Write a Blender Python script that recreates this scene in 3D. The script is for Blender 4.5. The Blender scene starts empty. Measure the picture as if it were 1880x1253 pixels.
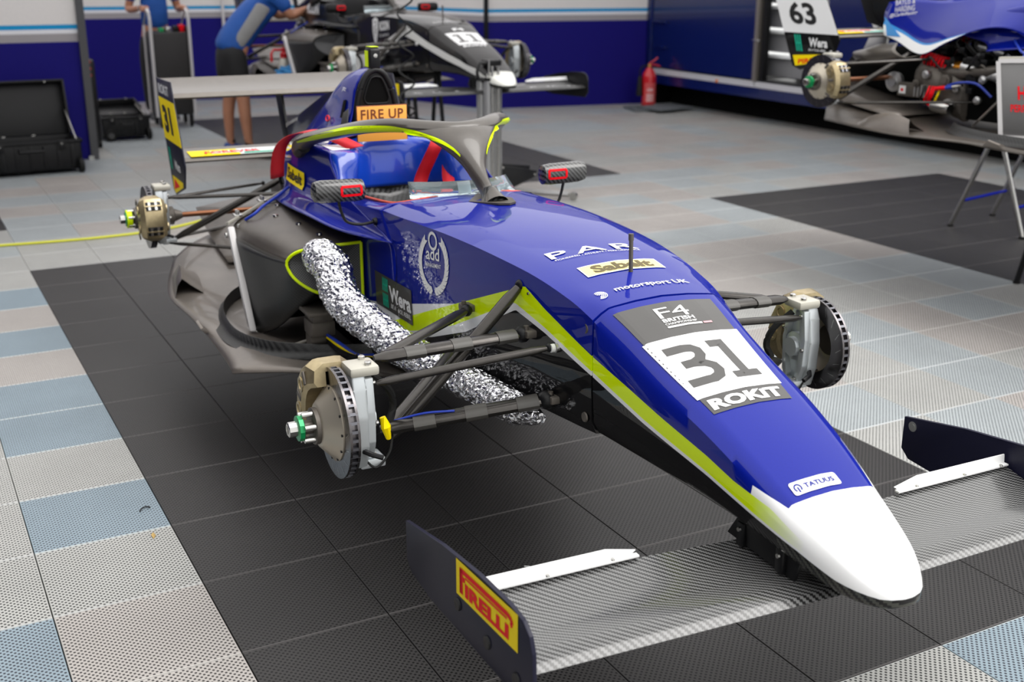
import bpy, bmesh, math, random
from mathutils import Vector, Matrix
from mathutils.bvhtree import BVHTree
random.seed(7)
D = bpy.data
SC = bpy.context.scene
COL = SC.collection
PI = math.pi
R = math.radians

# ------------------------------------------------------------------ camera, world, sun, exposure
cd = D.cameras.new('camera'); cam = D.objects.new('camera', cd); COL.objects.link(cam)
cd.sensor_width = 36.0; cd.lens = 2143.6/1880*36; cd.clip_end = 200
cam.location = (-0.6096, -6.994, 1.6616)
cam.rotation_euler = (1.25977, -0.0026, -0.488835)
cd.dof.use_dof = True; cd.dof.focus_distance = 2.95; cd.dof.aperture_fstop = 3.6
SC.camera = cam
w = D.worlds.new('sky'); SC.world = w; w.use_nodes = True
nt = w.node_tree; bgn = nt.nodes['Background']
tc = nt.nodes.new('ShaderNodeTexCoord'); sx = nt.nodes.new('ShaderNodeSeparateXYZ')
rp = nt.nodes.new('ShaderNodeValToRGB')
nt.links.new(tc.outputs['Generated'], sx.inputs[0]); nt.links.new(sx.outputs['Z'], rp.inputs[0])
rp.color_ramp.elements[0].position = 0.0; rp.color_ramp.elements[0].color = (0.66, 0.665, 0.65, 1)
rp.color_ramp.elements[1].position = 0.6; rp.color_ramp.elements[1].color = (0.97, 0.965, 0.95, 1)
nt.links.new(rp.outputs[0], bgn.inputs[0]); bgn.inputs[1].default_value = 1.3
sl = D.lights.new('sun', 'SUN'); so = D.objects.new('sun', sl); COL.objects.link(so)
sl.energy = 2.0; sl.angle = R(45); sl.color = (1.0, 0.98, 0.95)
so.rotation_euler = (R(35), 0, R(50))
vs = SC.view_settings
vs.view_transform = 'Standard'; vs.look = 'None'; vs.gamma = 1; vs.use_curve_mapping = False
vs.exposure = 0.45

# ------------------------------------------------------------------ materials
def NM(name):
    m = D.materials.new(name); m.use_nodes = True
    return m, m.node_tree, m.node_tree.nodes['Principled BSDF']
def mat(name, col, rough=0.5, metal=0.0, coat=0.0, noise=0.0, nscale=20, bump=0.0, bscale=200, emis=0, trans=0, alpha=1, spec=0.5):
    m, t, b = NM(name)
    b.inputs['Base Color'].default_value = (*col, 1)
    b.inputs['Roughness'].default_value = rough
    b.inputs['Metallic'].default_value = metal
    b.inputs['Coat Weight'].default_value = coat
    b.inputs['Coat Roughness'].default_value = 0.05
    b.inputs['Specular IOR Level'].default_value = spec
    b.inputs['Transmission Weight'].default_value = trans
    if emis:
        b.inputs['Emission Color'].default_value = (*col, 1); b.inputs['Emission Strength'].default_value = emis
    if noise or bump:
        c = t.nodes.new('ShaderNodeTexCoord')
        if noise:
            n = t.nodes.new('ShaderNodeTexNoise'); n.inputs['Scale'].default_value = nscale; n.inputs['Detail'].default_value = 5
            t.links.new(c.outputs['Object'], n.inputs['Vector'])
            x = t.nodes.new('ShaderNodeMix'); x.data_type = 'RGBA'
            x.inputs[6].default_value = (*[v*(1-noise) for v in col], 1); x.inputs[7].default_value = (*[min(1, v*(1+noise)) for v in col], 1)
            t.links.new(n.outputs['Fac'], x.inputs[0]); t.links.new(x.outputs[2], b.inputs['Base Color'])
        if bump:
            n2 = t.nodes.new('ShaderNodeTexNoise'); n2.inputs['Scale'].default_value = bscale; n2.inputs['Detail'].default_value = 3
            t.links.new(c.outputs['Object'], n2.inputs['Vector'])
            bp = t.nodes.new('ShaderNodeBump'); bp.inputs['Strength'].default_value = bump; bp.inputs['Distance'].default_value = 0.002
            t.links.new(n2.outputs['Fac'], bp.inputs['Height']); t.links.new(bp.outputs[0], b.inputs['Normal'])
    return m
def mth(t, op, a, b=None, c=None):
    n = t.nodes.new('ShaderNodeMath'); n.operation = op
    for i, v in enumerate((a, b, c)):
        if v is None: continue
        if isinstance(v, (int, float)): n.inputs[i].default_value = v
        else: t.links.new(v, n.inputs[i])
    return n.outputs[0]
def mixc(t, f, a, b):
    n = t.nodes.new('ShaderNodeMix'); n.data_type = 'RGBA'
    for i, v in ((0, f), (6, a), (7, b)):
        if isinstance(v, tuple): n.inputs[i].default_value = (*v, 1)
        elif isinstance(v, (int, float)): n.inputs[i].default_value = v
        else: t.links.new(v, n.inputs[i])
    return n.outputs[2]
def objxyz(t, src='Object'):
    c = t.nodes.new('ShaderNodeTexCoord'); s = t.nodes.new('ShaderNodeSeparateXYZ')
    t.links.new(c.outputs[src], s.inputs[0]); return s.outputs
def carbon(name, cell=0.005, lo=0.010, hi=0.055, rough=0.3, ax=(0, 1), coat=0.3, warm=1.0, sgn=1):
    m, t, b = NM(name); s = objxyz(t)
    i = mth(t, 'FLOOR', mth(t, 'DIVIDE', s[ax[0]], cell)); j = mth(t, 'FLOOR', mth(t, 'DIVIDE', s[ax[1]], cell))
    k = mth(t, 'LESS_THAN', mth(t, 'FLOORED_MODULO', mth(t, 'ADD' if sgn > 0 else 'SUBTRACT', i, j), 4.0), 2.0)
    t.links.new(mixc(t, k, (lo, lo, lo), (hi*warm, hi, hi/warm)), b.inputs['Base Color'])
    t.links.new(mth(t, 'MULTIPLY_ADD', k, 0.10, rough), b.inputs['Roughness'])
    bp = t.nodes.new('ShaderNodeBump'); bp.inputs['Strength'].default_value = 0.25; bp.inputs['Distance'].default_value = 0.0008
    t.links.new(k, bp.inputs['Height']); t.links.new(bp.outputs[0], b.inputs['Normal'])
    b.inputs['Coat Weight'].default_value = coat; b.inputs['Coat Roughness'].default_value = 0.12
    return m
BLUE = (0.001, 0.009, 0.25); LIME = (0.76, 1.0, 0.0); WHT = (0.85, 0.86, 0.88); CARB = (0.006, 0.006, 0.007)
def fcurve(t, xin, pts, x0, x1, z0=0.3, z1=1.4):
    u = mth(t, 'DIVIDE', mth(t, 'SUBTRACT', xin, x0), x1-x0)
    n = t.nodes.new('ShaderNodeFloatCurve'); t.links.new(u, n.inputs['Value'])
    c = n.mapping.curves[0]
    P = [((x-x0)/(x1-x0), (z-z0)/(z1-z0)) for x, z in pts]
    P = [(0, P[0][1])] + [p for p in P if 0 < p[0] < 1] + [(1, P[-1][1])]
    while len(c.points) > 2: c.points.remove(c.points[1])
    c.points[0].location = P[0]; c.points[1].location = P[-1]
    for p in P[1:-1]: c.points.new(*p)
    for p in c.points: p.handle_type = 'VECTOR'
    n.mapping.update()
    return mth(t, 'MULTIPLY_ADD', n.outputs[0], z1-z0, z0)
def livery(name, top, stripe, edge, low, tip, tipx=0.915):
    m, t, b = NM(name); s = objxyz(t); X, Y, Z = s[0], s[1], s[2]
    BW = fcurve(t, X, [(-1.5, .30), (-.6, .575), (-.546, .59), (-.323, .668), (-.047, .803), (.088, .776), (.278, .722), (.492, .671), (.722, .626), (.859, .593), (.986, .566), (1.069, .541), (1.15, .528)], -1.5, 1.2)
    WL = fcurve(t, X, [(-1.5, .33), (-.6, .597), (-.393, .669), (-.051, .822), (.088, .790), (.278, .734), (.492, .681), (.722, .634), (.859, .600), (.986, .571), (1.069, .544), (1.15, .529)], -1.5, 1.2)
    LT = fcurve(t, X, [(-1.5, .30), (-.88, .55), (-.377, .738), (-.005, .877), (.086, .839), (.289, .770), (.43, .738), (.58, .702), (.718, .671), (.801, .647), (.909, .628), (1.02, .580), (1.15, .53)], -1.5, 1.2)
    WT = fcurve(t, X, [(-1.5, .50), (-.93, .598), (-.377, .738), (-.3, .60), (1.15, .4)], -1.5, 1.2)
    gt = lambda a, c: mth(t, 'GREATER_THAN', a, c)
    noise = t.nodes.new('ShaderNodeTexNoise'); noise.inputs['Scale'].default_value = 900
    cc = t.nodes.new('ShaderNodeTexCoord'); t.links.new(cc.outputs['Object'], noise.inputs['Vector'])
    topc = mixc(t, noise.outputs['Fac'], tuple(v*0.75 for v in top), tuple(v*1.25 for v in top))
    if low[0] < .01:
        i_ = mth(t, 'FLOOR', mth(t, 'DIVIDE', X, .0045)); j_ = mth(t, 'FLOOR', mth(t, 'DIVIDE', Z, .0045))
        k_ = mth(t, 'MULTIPLY', mth(t, 'LESS_THAN', mth(t, 'FLOORED_MODULO', mth(t, 'ADD', i_, j_), 4.0), 2.0), gt(X, .93))
        low = mixc(t, k_, low, (.05, .052, .045))
    c = mixc(t, gt(Z, BW), low, edge)
    fade = t.nodes.new('ShaderNodeMapRange'); fade.inputs[1].default_value = .86; fade.inputs[2].default_value = 1.0; t.links.new(X, fade.inputs[0])
    stc = mixc(t, fade.outputs[0], stripe, tip)
    c = mixc(t, gt(Z, WL), c, stc)
    c = mixc(t, gt(Z, LT), c, edge)
    c = mixc(t, gt(Z, mth(t, 'MAXIMUM', LT, WT)), c, topc)
    ay = mth(t, 'ABSOLUTE', Y)
    tb = mth(t, 'ADD', mth(t, 'MULTIPLY', mth(t, 'MAXIMUM', mth(t, 'SUBTRACT', ay, 0.110), 0.0), -3.0), tipx+0.023)
    tipf = mth(t, 'MULTIPLY', gt(X, tb), gt(Z, LT))
    c = mixc(t, tipf, c, tip)
    t.links.new(c, b.inputs['Base Color'])
    b.inputs['Roughness'].default_value = 0.5; b.inputs['Specular IOR Level'].default_value = 0.05; b.inputs['Coat Weight'].default_value = 0.75; b.inputs['Coat IOR'].default_value = 1.45; b.inputs['Coat Roughness'].default_value = 0.02
    return m
def paint(name, col, rough=0.5, coat=0.6): return mat(name, col, rough, coat=coat, noise=0.15, nscale=900, spec=0.05)

M = {}
M['blue_livery'] = livery('blue_livery', BLUE, LIME, WHT, CARB, (0.9, 0.9, 0.9))
M['black_livery'] = livery('black_livery', (0.014, 0.013, 0.013), (0.75, 0.75, 0.73), (0.75, 0.75, 0.73), (0.006, 0.006, 0.007), (0.75, 0.75, 0.7), 1.0)
M['blue_paint'] = paint('blue_paint', BLUE)
M['bright_blue'] = mat('bright_blue_gloss', (0.006, 0.05, 0.45), 0.25, coat=0.8)
M['black_paint'] = paint('black_paint', (0.008, 0.008, 0.008), 0.35, 0.5)
M['navy'] = mat('navy_gloss', (0.006, 0.008, 0.05), 0.3, coat=0.6)
M['navy_matte'] = mat('navy_matte', (0.008, 0.008, 0.024), 0.4, spec=.25)
M['carbon'] = carbon('carbon_twill')
M['carbon_wing'] = carbon('carbon_wing', 0.0040, 0.016, 0.16, 0.22, coat=0.35, sgn=-1)
M['carbon_side'] = carbon('carbon_side', 0.005, 0.004, 0.020, 0.4, (0, 2), 0.0)
M['carbon_floor'] = mat('bare_carbon_floor', (0.17, 0.148, 0.13), 0.36, metal=0.35, noise=0.4, nscale=7, coat=0.2)
M['carbon_dust'] = mat('dusty_carbon', (0.07, 0.058, 0.048), 0.42, noise=0.35, nscale=14)
M['carbon_mirror'] = carbon('carbon_mirror', 0.004, 0.012, 0.085, 0.25, (1, 2), 0.5)
M['halo'] = mat('halo_satin_black', (0.07, 0.06, 0.052), 0.32, noise=0.2, nscale=30, coat=0.3)
M['wing_sat'] = mat('satin_bare_carbon', (0.15, 0.135, 0.12), 0.3, metal=0.5, noise=0.15, nscale=30)
M['arm'] = mat('arm_black_steel', (0.065, 0.06, 0.056), 0.26, metal=0.75, noise=0.2, nscale=60)
M['arm_tape'] = mat('matte_black_tape', (0.07, 0.066, 0.06), 0.42)
M['black'] = mat('black_plastic', (0.006, 0.006, 0.007), 0.4, spec=.3)
M['rubber'] = mat('black_rubber', (0.006, 0.006, 0.006), 0.65, spec=.3)
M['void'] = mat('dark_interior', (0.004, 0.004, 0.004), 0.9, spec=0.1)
M['steel'] = mat('bright_steel', (0.55, 0.54, 0.52), 0.25, metal=1.0)
M['disc'] = mat('brake_disc_steel', (0.15, 0.14, 0.145), 0.25, metal=1.0, noise=0.3, nscale=40)
M['disc_edge'] = mat('disc_edge', (0.16, 0.16, 0.18), 0.45, metal=0.9)
M['bell'] = mat('tan_anodised_bell', (0.48, 0.43, 0.35), 0.38, metal=0.55)
M['gold'] = mat('gold_anodised', (0.42, 0.34, 0.20), 0.36, metal=0.8, noise=0.25, nscale=60)
M['upright'] = mat('machined_alloy', (0.52, 0.55, 0.57), 0.35, metal=0.6)
M['cream'] = mat('cream_alloy', (0.50, 0.48, 0.42), 0.45, metal=0.3)
M['green'] = mat('green_anodised', (0.0, 0.32, 0.09), 0.35, metal=0.4, coat=0.3)
M['lime'] = mat('fluorescent_lime', LIME, 0.4, coat=0.15, spec=.2)
M['yellow'] = mat('yellow_vinyl', (1.0, 0.76, 0.0), 0.45, spec=.15)
M['white'] = mat('white_vinyl', (0.86, 0.86, 0.86), 0.4)
M['offwhite'] = mat('white_metal', (0.62, 0.60, 0.60), 0.4)
M['grey_decal'] = mat('charcoal_decal', (0.055, 0.052, 0.050), 0.35, coat=0.3)
M['ink'] = mat('black_ink', (0.01, 0.01, 0.01), 0.4)
M['red'] = mat('red_vinyl', (0.85, 0.003, 0.012), 0.45, spec=.15)
M['belt'] = mat('red_webbing', (0.60, 0.004, 0.015), 0.55, bump=0.4, bscale=700)
M['teal'] = mat('teal_vinyl', (0.0, 0.45, 0.28), 0.4)
M['orange'] = mat('orange_board', (0.95, 0.42, 0.07), 0.45)
M['brown_ink'] = mat('brown_ink', (0.18, 0.035, 0.01), 0.5)
M['alu'] = mat('brushed_aluminium', (0.62, 0.62, 0.62), 0.35, metal=0.9)
M['orange_rim'] = mat('orange_trim', (0.75, 0.10, 0.05), 0.5)
M['copper'] = mat('heat_stained_shaft', (0.22, 0.09, 0.045), 0.4, metal=0.8)
M['blue_hose'] = mat('blue_hose', (0.01, 0.04, 0.40), 0.4)
M['casting'] = mat('cast_alloy', (0.13, 0.115, 0.10), 0.5, metal=0.5, noise=0.3, nscale=25)
M['mesh_rad'] = None
def foil():
    m, t, b = NM('crumpled_foil')
    b.inputs['Base Color'].default_value = (0.86, 0.86, 0.90, 1); b.inputs['Metallic'].default_value = 1; b.inputs['Roughness'].default_value = 0.2
    c = t.nodes.new('ShaderNodeTexCoord'); v = t.nodes.new('ShaderNodeTexVoronoi'); v.inputs['Scale'].default_value = 55; v.distance = 'CHEBYCHEV'
    n = t.nodes.new('ShaderNodeTexNoise'); n.inputs['Scale'].default_value = 32; n.inputs['Detail'].default_value = 2
    t.links.new(c.outputs['Object'], v.inputs['Vector']); t.links.new(c.outputs['Object'], n.inputs['Vector'])
    h = mth(t, 'ADD', v.outputs['Distance'], n.outputs['Fac'])
    bp = t.nodes.new('ShaderNodeBump'); bp.inputs['Strength'].default_value = 1.0; bp.inputs['Distance'].default_value = 0.010
    t.links.new(h, bp.inputs['Height']); t.links.new(bp.outputs[0], b.inputs['Normal']); return m
M['foil'] = foil()
def radmesh(name='radiator_core', base=(0.24, 0.235, 0.235), sp=0.008):
    m, t, b = NM(name); s = objxyz(t)
    k = mth(t, 'LESS_THAN', mth(t, 'FRACT', mth(t, 'DIVIDE', s[2], sp)), 0.45)
    t.links.new(mixc(t, k, base, tuple(v*.3 for v in base)), b.inputs['Base Color']); b.inputs['Roughness'].default_value = 0.5; b.inputs['Metallic'].default_value = .4
    return m
M['rad_core'] = radmesh()
def gridmesh():
    m, t, b = NM('duct_mesh_screen'); s = objxyz(t)
    a = mth(t, 'FRACT', mth(t, 'DIVIDE', mth(t, 'ADD', s[1], s[2]), 0.0085)); c = mth(t, 'FRACT', mth(t, 'DIVIDE', mth(t, 'SUBTRACT', s[1], s[2]), 0.0085))
    k = mth(t, 'MULTIPLY', mth(t, 'GREATER_THAN', a, 0.45), mth(t, 'GREATER_THAN', c, 0.4))
    t.links.new(mixc(t, k, (0.10, 0.10, 0.105), (0.004, 0.004, 0.004)), b.inputs['Base Color']); b.inputs['Roughness'].default_value = 0.45
    return m
M['screen'] = gridmesh()
def glassm():
    m, t, b = NM('visor_glass'); b.inputs['Base Color'].default_value = (0.75, 0.88, 0.92, 1); b.inputs['Roughness'].default_value = 0.03
    b.inputs['Transmission Weight'].default_value = 0.9; b.inputs['IOR'].default_value = 1.25; return m
M['glass'] = glassm()

def tilemat(name, col, rim, hole, rough=0.45):
    m, t, b = NM(name)
    g = t.nodes.new('ShaderNodeNewGeometry'); s = t.nodes.new('ShaderNodeSeparateXYZ'); t.links.new(g.outputs['Position'], s.inputs[0])
    X, Y = s.outputs[0], s.outputs[1]
    P = 0.4/24
    a = mth(t, 'FRACT', mth(t, 'DIVIDE', mth(t, 'ADD', X, Y), P)); c = mth(t, 'FRACT', mth(t, 'DIVIDE', mth(t, 'SUBTRACT', X, Y), P))
    q = lambda v: mth(t, 'POWER', mth(t, 'ABSOLUTE', mth(t, 'SUBTRACT', v, 0.5)), 2.0)
    k = mth(t, 'LESS_THAN', mth(t, 'ADD', q(a), q(c)), 0.085)
    fy = mth(t, 'ABSOLUTE', mth(t, 'SUBTRACT', mth(t, 'FRACT', mth(t, 'DIVIDE', Y, 0.4)), 0.5))
    fx = mth(t, 'ABSOLUTE', mth(t, 'SUBTRACT', mth(t, 'FRACT', mth(t, 'DIVIDE', X, 0.4)), 0.5))
    edge = mth(t, 'GREATER_THAN', fy, 0.487)
    edgex = mth(t, 'GREATER_THAN', fx, 0.487)
    n = t.nodes.new('ShaderNodeTexNoise'); n.inputs['Scale'].default_value = 3.0; n.inputs['Detail'].default_value = 6; t.links.new(g.outputs['Position'], n.inputs['Vector'])
    base = mixc(t, n.outputs['Fac'], tuple(v*.82 for v in col), tuple(min(1, v*1.18) for v in col))
    x = mixc(t, mth(t, 'MULTIPLY', k, mth(t, 'SUBTRACT', 1.0, mth(t, 'MAXIMUM', edge, edgex))), base, hole)
    x = mixc(t, edge, x, rim)
    t.links.new(x, b.inputs['Base Color']); b.inputs['Roughness'].default_value = rough; b.inputs['Specular IOR Level'].default_value = 0.25
    bp = t.nodes.new('ShaderNodeBump'); bp.inputs['Strength'].default_value = 0.5; bp.inputs['Distance'].default_value = 0.002; bp.invert = True
    t.links.new(k, bp.inputs['Height']); t.links.new(bp.outputs[0], b.inputs['Normal'])
    return m
TM = [tilemat('tile_charcoal', (0.035, 0.033, 0.033), (0.075, 0.07, 0.07), (0.002, 0.002, 0.002)),
      tilemat('tile_blue_grey', (0.24, 0.305, 0.35), (0.44, 0.48, 0.49), (0.03, 0.035, 0.05)),
      tilemat('tile_warm_grey', (0.40, 0.375, 0.355), (0.47, 0.45, 0.43), (0.04, 0.035, 0.035)),
      tilemat('tile_pale_grey', (0.395, 0.395, 0.38), (0.47, 0.475, 0.47), (0.03, 0.03, 0.03)),
      tilemat('tile_soft_blue', (0.36, 0.39, 0.40), (0.50, 0.52, 0.53), (0.04, 0.042, 0.05))]

# ------------------------------------------------------------------ mesh helpers
def link(name, me, m, parent=None, smooth=0, kind=None):
    o = D.objects.new(name, me)
    if m is not None:
        for mm in (m if isinstance(m, list) else [m]): me.materials.append(mm)
    COL.objects.link(o)
    if smooth:
        me.shade_smooth(); me.set_sharp_from_angle(angle=R(smooth))
    if parent: o.parent = parent
    if kind: o['kind'] = kind
    return o
def mesh(name, V, F, m, parent=None, smooth=0, kind=None):
    me = D.meshes.new(name); me.from_pydata([tuple(v) for v in V], [], F); me.validate(); me.update()
    return link(name, me, m, parent, smooth, kind)
def bmo(name, bm, m, parent=None, smooth=0, kind=None):
    bmesh.ops.recalc_face_normals(bm, faces=bm.faces)
    me = D.meshes.new(name); bm.to_mesh(me); bm.free(); return link(name, me, m, parent, smooth, kind)
def empty(name, loc, label, cat, rz=0, group=None):
    o = D.objects.new(name, None); COL.objects.link(o); o.location = loc; o.rotation_euler = (0, 0, rz); o.empty_display_size = .1
    o['label'] = label; o['category'] = cat
    if group: o['group'] = group
    return o
def tag(o, label, cat, group=None):
    o['label'] = label; o['category'] = cat
    if group: o['group'] = group
    return o
def V3(*a): return Vector(a)
def cr(P, n, closed=False):
    """Catmull-Rom resample of points to n samples, uniform in parameter"""
    P = [Vector(p) for p in P]; k = len(P); out = []
    if k == 2: return [P[0].lerp(P[1], i/(n-1)) for i in range(n)]
    L = [0]
    for a, b in zip(P[:-1], P[1:]): L.append(L[-1]+max((b-a).length, 1e-5))
    for i in range(n):
        s = L[-1]*i/(n-1); j = 0
        while j < k-2 and s > L[j+1]: j += 1
        u = (s-L[j])/(L[j+1]-L[j]); u = min(1, max(0, u))
        p1, p2 = P[j], P[j+1]; p0 = P[j-1] if j > 0 else p1*2-p2; p3 = P[j+2] if j+2 < k else p2*2-p1
        h = L[j+1]-L[j]
        m1 = (p2-p0)/(L[j+1]-(L[j-1] if j > 0 else L[j]-h))*h
        m2 = (p3-p1)/((L[j+2] if j+2 < k else L[j+1]+h)-L[j])*h
        out.append(p1*(2*u**3-3*u**2+1)+m1*(u**3-2*u**2+u)+p2*(-2*u**3+3*u**2)+m2*(u**3-u**2))
    return out
def gridV(bm, rows, closed=False):
    vr = [[bm.verts.new(p) for p in r] for r in rows]
    for a, b in zip(vr[:-1], vr[1:]):
        n = len(a)
        for i in range(n if closed else n-1):
            j = (i+1) % n
            try: bm.faces.new((a[i], a[j], b[j], b[i]))
            except ValueError: pass
    return vr
def loft(name, rings, m, parent=None, smooth=40, cap=True, closed=True):
    bm = bmesh.new(); vr = gridV(bm, rings, closed)
    if cap and closed:
        for r in (vr[0], vr[-1]):
            try: bm.faces.new(r)
            except ValueError: pass
    bmesh.ops.remove_doubles(bm, verts=bm.verts, dist=1e-5)
    return bmo(name, bm, m, parent, smooth)
def tracks(name, T, m, parent, nl=24, nc=None, mirror=True, thick=0.004, smooth=40):
    """surface from longitudinal tracks, right side (y<0) given from centre outwards; mirrored"""
    L = [cr(t, nl) for t in T]
    rows = []
    for i in range(nl):
        prof = [l[i] for l in L]
        if nc: prof = cr(prof, nc)
        rows.append(prof)
    if mirror: rows = [[Vector((p.x, -p.y, p.z)) for p in reversed(r)] + (r[1:] if abs(r[0].y) < 1e-4 else r) for r in rows]
    bm = bmesh.new(); gridV(bm, rows)
    bmesh.ops.remove_doubles(bm, verts=bm.verts, dist=1e-5)
    o = bmo(name, bm, m, parent, smooth)
    if thick:
        md = o.modifiers.new('thickness', 'SOLIDIFY'); md.thickness = thick; md.offset = -1
    return o
def frame(d):
    d = d.normalized(); a = Vector((0, 0, 1)) if abs(d.z) < .95 else Vector((1, 0, 0))
    s = d.cross(a).normalized(); return s, s.cross(d)
def tubeb(bm, P, r, n=10, flat=1.0, caps=True):
    """tube along P; r scalar or list; flat scales the vertical axis"""
    P = [Vector(p) for p in P]; k = len(P); rs = r if isinstance(r, (list, tuple)) else [r]*k; rows = []
    for i, p in enumerate(P):
        d = (P[min(i+1, k-1)]-P[max(i-1, 0)])
        s, u = frame(d)
        if rows and s.dot(ps) < 0: s, u = -s, -u
        ps = s
        rows.append([p+s*rs[i]*math.cos(2*PI*j/n)+u*rs[i]*flat*math.sin(2*PI*j/n) for j in range(n)])
    vr = gridV(bm, rows, True)
    if caps:
        for q in (vr[0], vr[-1]): bm.faces.new(q)
def tube(name, P, r, m, parent=None, n=10, flat=1.0, res=0, smooth=40):
    if res: 
        if isinstance(r, (list, tuple)):
            rr = cr([(x, 0, i) for i, x in enumerate(r)], res); r = [q.x for q in rr]
        P = cr(P, res)
    bm = bmesh.new(); tubeb(bm, P, r, n, flat); return bmo(name, bm, m, parent, smooth)
def cylb(bm, a, b, r0, r1=None, n=16):
    tubeb(bm, [a, b], [r0, r0 if r1 is None else r1], n)
def boxb(bm, lo, hi, mtx=None, bev=0):
    lo, hi = Vector(lo), Vector(hi); c = (lo+hi)/2; s = hi-lo
    r = bmesh.ops.create_cube(bm, size=1, matrix=Matrix.Translation(c) @ Matrix.Diagonal((*s, 1)))
    if bev:
        es = list({e for v in r['verts'] for e in v.link_edges})
        rb = bmesh.ops.bevel(bm, geom=es, offset=bev, segments=2, affect='EDGES', profile=.5)
        vs_ = [v for v in rb['verts']] 
        r = {'verts': list({v for f in rb['faces'] for v in f.verts} | set(v for v in r['verts'] if v.is_valid))}
    if mtx: bmesh.ops.transform(bm, matrix=mtx, verts=[v for v in r['verts'] if v.is_valid])
def box(name, lo, hi, m, parent=None, bev=0, mtx=None, smooth=0, kind=None):
    bm = bmesh.new(); boxb(bm, lo, hi, None, bev)
    if mtx: bmesh.ops.transform(bm, matrix=mtx, verts=bm.verts)
    return bmo(name, bm, m, parent, smooth or (35 if bev else 0), kind)
def prism(name, poly, d, m, parent=None, bev=0, smooth=0):
    """poly list of 3D points (planar), extruded by vector d"""
    bm = bmesh.new(); d = Vector(d)
    a = [bm.verts.new(p) for p in poly]; b = [bm.verts.new(Vector(p)+d) for p in poly]
    bm.faces.new(a); bm.faces.new(b); n = len(a)
    for i in range(n): bm.faces.new((a[i], a[(i+1) % n], b[(i+1) % n], b[i]))
    if bev: bmesh.ops.bevel(bm, geom=bm.edges[:], offset=bev, segments=2, affect='EDGES', profile=.5)
    return bmo(name, bm, m, parent, smooth or (35 if bev else 0))
def latheb(bm, prof, c, ax, n=32):
    """prof list (t along axis, radius)"""
    c, ax = Vector(c), Vector(ax).normalized(); s, u = frame(ax)
    rows = [[c+ax*t+(s*math.cos(2*PI*j/n)+u*math.sin(2*PI*j/n))*r for j in range(n)] for t, r in prof]
    gridV(bm, rows, True); bmesh.ops.remove_doubles(bm, verts=bm.verts, dist=1e-6)
def lathe(name, prof, c, ax, m, parent=None, n=32, smooth=35):
    bm = bmesh.new(); latheb(bm, prof, c, ax, n); return bmo(name, bm, m, parent, smooth)
def sweep(name, P, r, m, parent=None): return tube(name, P, r, m, parent, n=8, res=24)
def helix(a, b, rad, turns, n=14):
    a, b = Vector(a), Vector(b); s, u = frame(b-a); k = int(turns*n)
    return [a.lerp(b, i/k)+(s*math.cos(2*PI*i/n)+u*math.sin(2*PI*i/n))*rad for i in range(k+1)]

# text -> 2D mesh data scaled to a box
def textmesh(body, W, H=None, bold=0.0, shear=0.0, sx=1.0):
    cu = D.curves.new('t', 'FONT'); cu.body = body; cu.size = 1; cu.offset = bold; cu.shear = shear; cu.resolution_u = 3; cu.space_character = sx
    o = D.objects.new('t', cu); me = D.meshes.new_from_object(o)
    V = [v.co.copy() for v in me.vertices]; F = [tuple(p.vertices) for p in me.polygons]
    D.objects.remove(o); D.curves.remove(cu); D.meshes.remove(me)
    x0, x1 = min(v.x for v in V), max(v.x for v in V); y0, y1 = min(v.y for v in V), max(v.y for v in V)
    kx = W/(x1-x0); ky = kx if H is None else H/(y1-y0)
    return [((v.x-x0)*kx, (v.y-y0)*ky) for v in V], F
def place(name, VF, m, fn, parent, sub=0):
    V, F = VF
    bm = bmesh.new(); vv = [bm.verts.new((a, b, 0)) for a, b in V]
    for f in F:
        try: bm.faces.new([vv[i] for i in f])
        except ValueError: pass
    if sub:
        for _ in range(4):
            es = [e for e in bm.edges if e.calc_length() > sub]
            if not es: break
            bmesh.ops.subdivide_edges(bm, edges=es, cuts=1); bmesh.ops.triangulate(bm, faces=bm.faces)
    for v in bm.verts: v.co = fn(v.co.x, v.co.y)
    bmesh.ops.remove_doubles(bm, verts=bm.verts, dist=1e-6)
    me = D.meshes.new(name); bm.to_mesh(me); bm.free()
    return link(name, me, m, parent)
def rect2(w_, h_, nu=1, nv=1, x0=0, y0=0, rr=0):
    if rr:
        P = []
        for cx_, cy_, a0 in ((x0+w_-rr, y0+h_-rr, 0), (x0+rr, y0+h_-rr, 90), (x0+rr, y0+rr, 180), (x0+w_-rr, y0+rr, 270)):
            P += [(cx_+rr*math.cos(R(a0+k*30)), cy_+rr*math.sin(R(a0+k*30))) for k in range(4)]
        return P, [tuple(range(len(P)))]
    V = [(x0+w_*i/nu, y0+h_*j/nv) for j in range(nv+1) for i in range(nu+1)]
    F = [(j*(nu+1)+i, j*(nu+1)+i+1, (j+1)*(nu+1)+i+1, (j+1)*(nu+1)+i) for j in range(nv) for i in range(nu)]
    return V, F
def quadfn(o, u, v, off=None):
    o, u, v = Vector(o), Vector(u), Vector(v); n = u.cross(v).normalized()*(0.0012 if off is None else off)
    u = u.normalized(); v = v.normalized()
    return lambda a, b: o+u*a+v*b+n
def strokes(L, wd):
    """2D polylines with width -> V,F"""
    V, F = [], []
    for P in L:
        P = [Vector(p) for p in P]
        for a, b in zip(P[:-1], P[1:]):
            d = (b-a); 
            if d.length < 1e-6: continue
            n = Vector((-d.y, d.x)).normalized()*wd/2; k = len(V)
            V += [tuple(a-n), tuple(b-n), tuple(b+n), tuple(a+n)]; F.append((k, k+1, k+2, k+3))
    return V, F
def arc(cx_, cy_, r, a0, a1, n=16, ry=None):
    ry = ry or r
    return [(cx_+r*math.cos(R(a0+(a1-a0)*i/n)), cy_+ry*math.sin(R(a0+(a1-a0)*i/n))) for i in range(n+1)]
def shiftVF(VF, dx, dy): return [(a+dx, b+dy) for a, b in VF[0]], VF[1]
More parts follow.
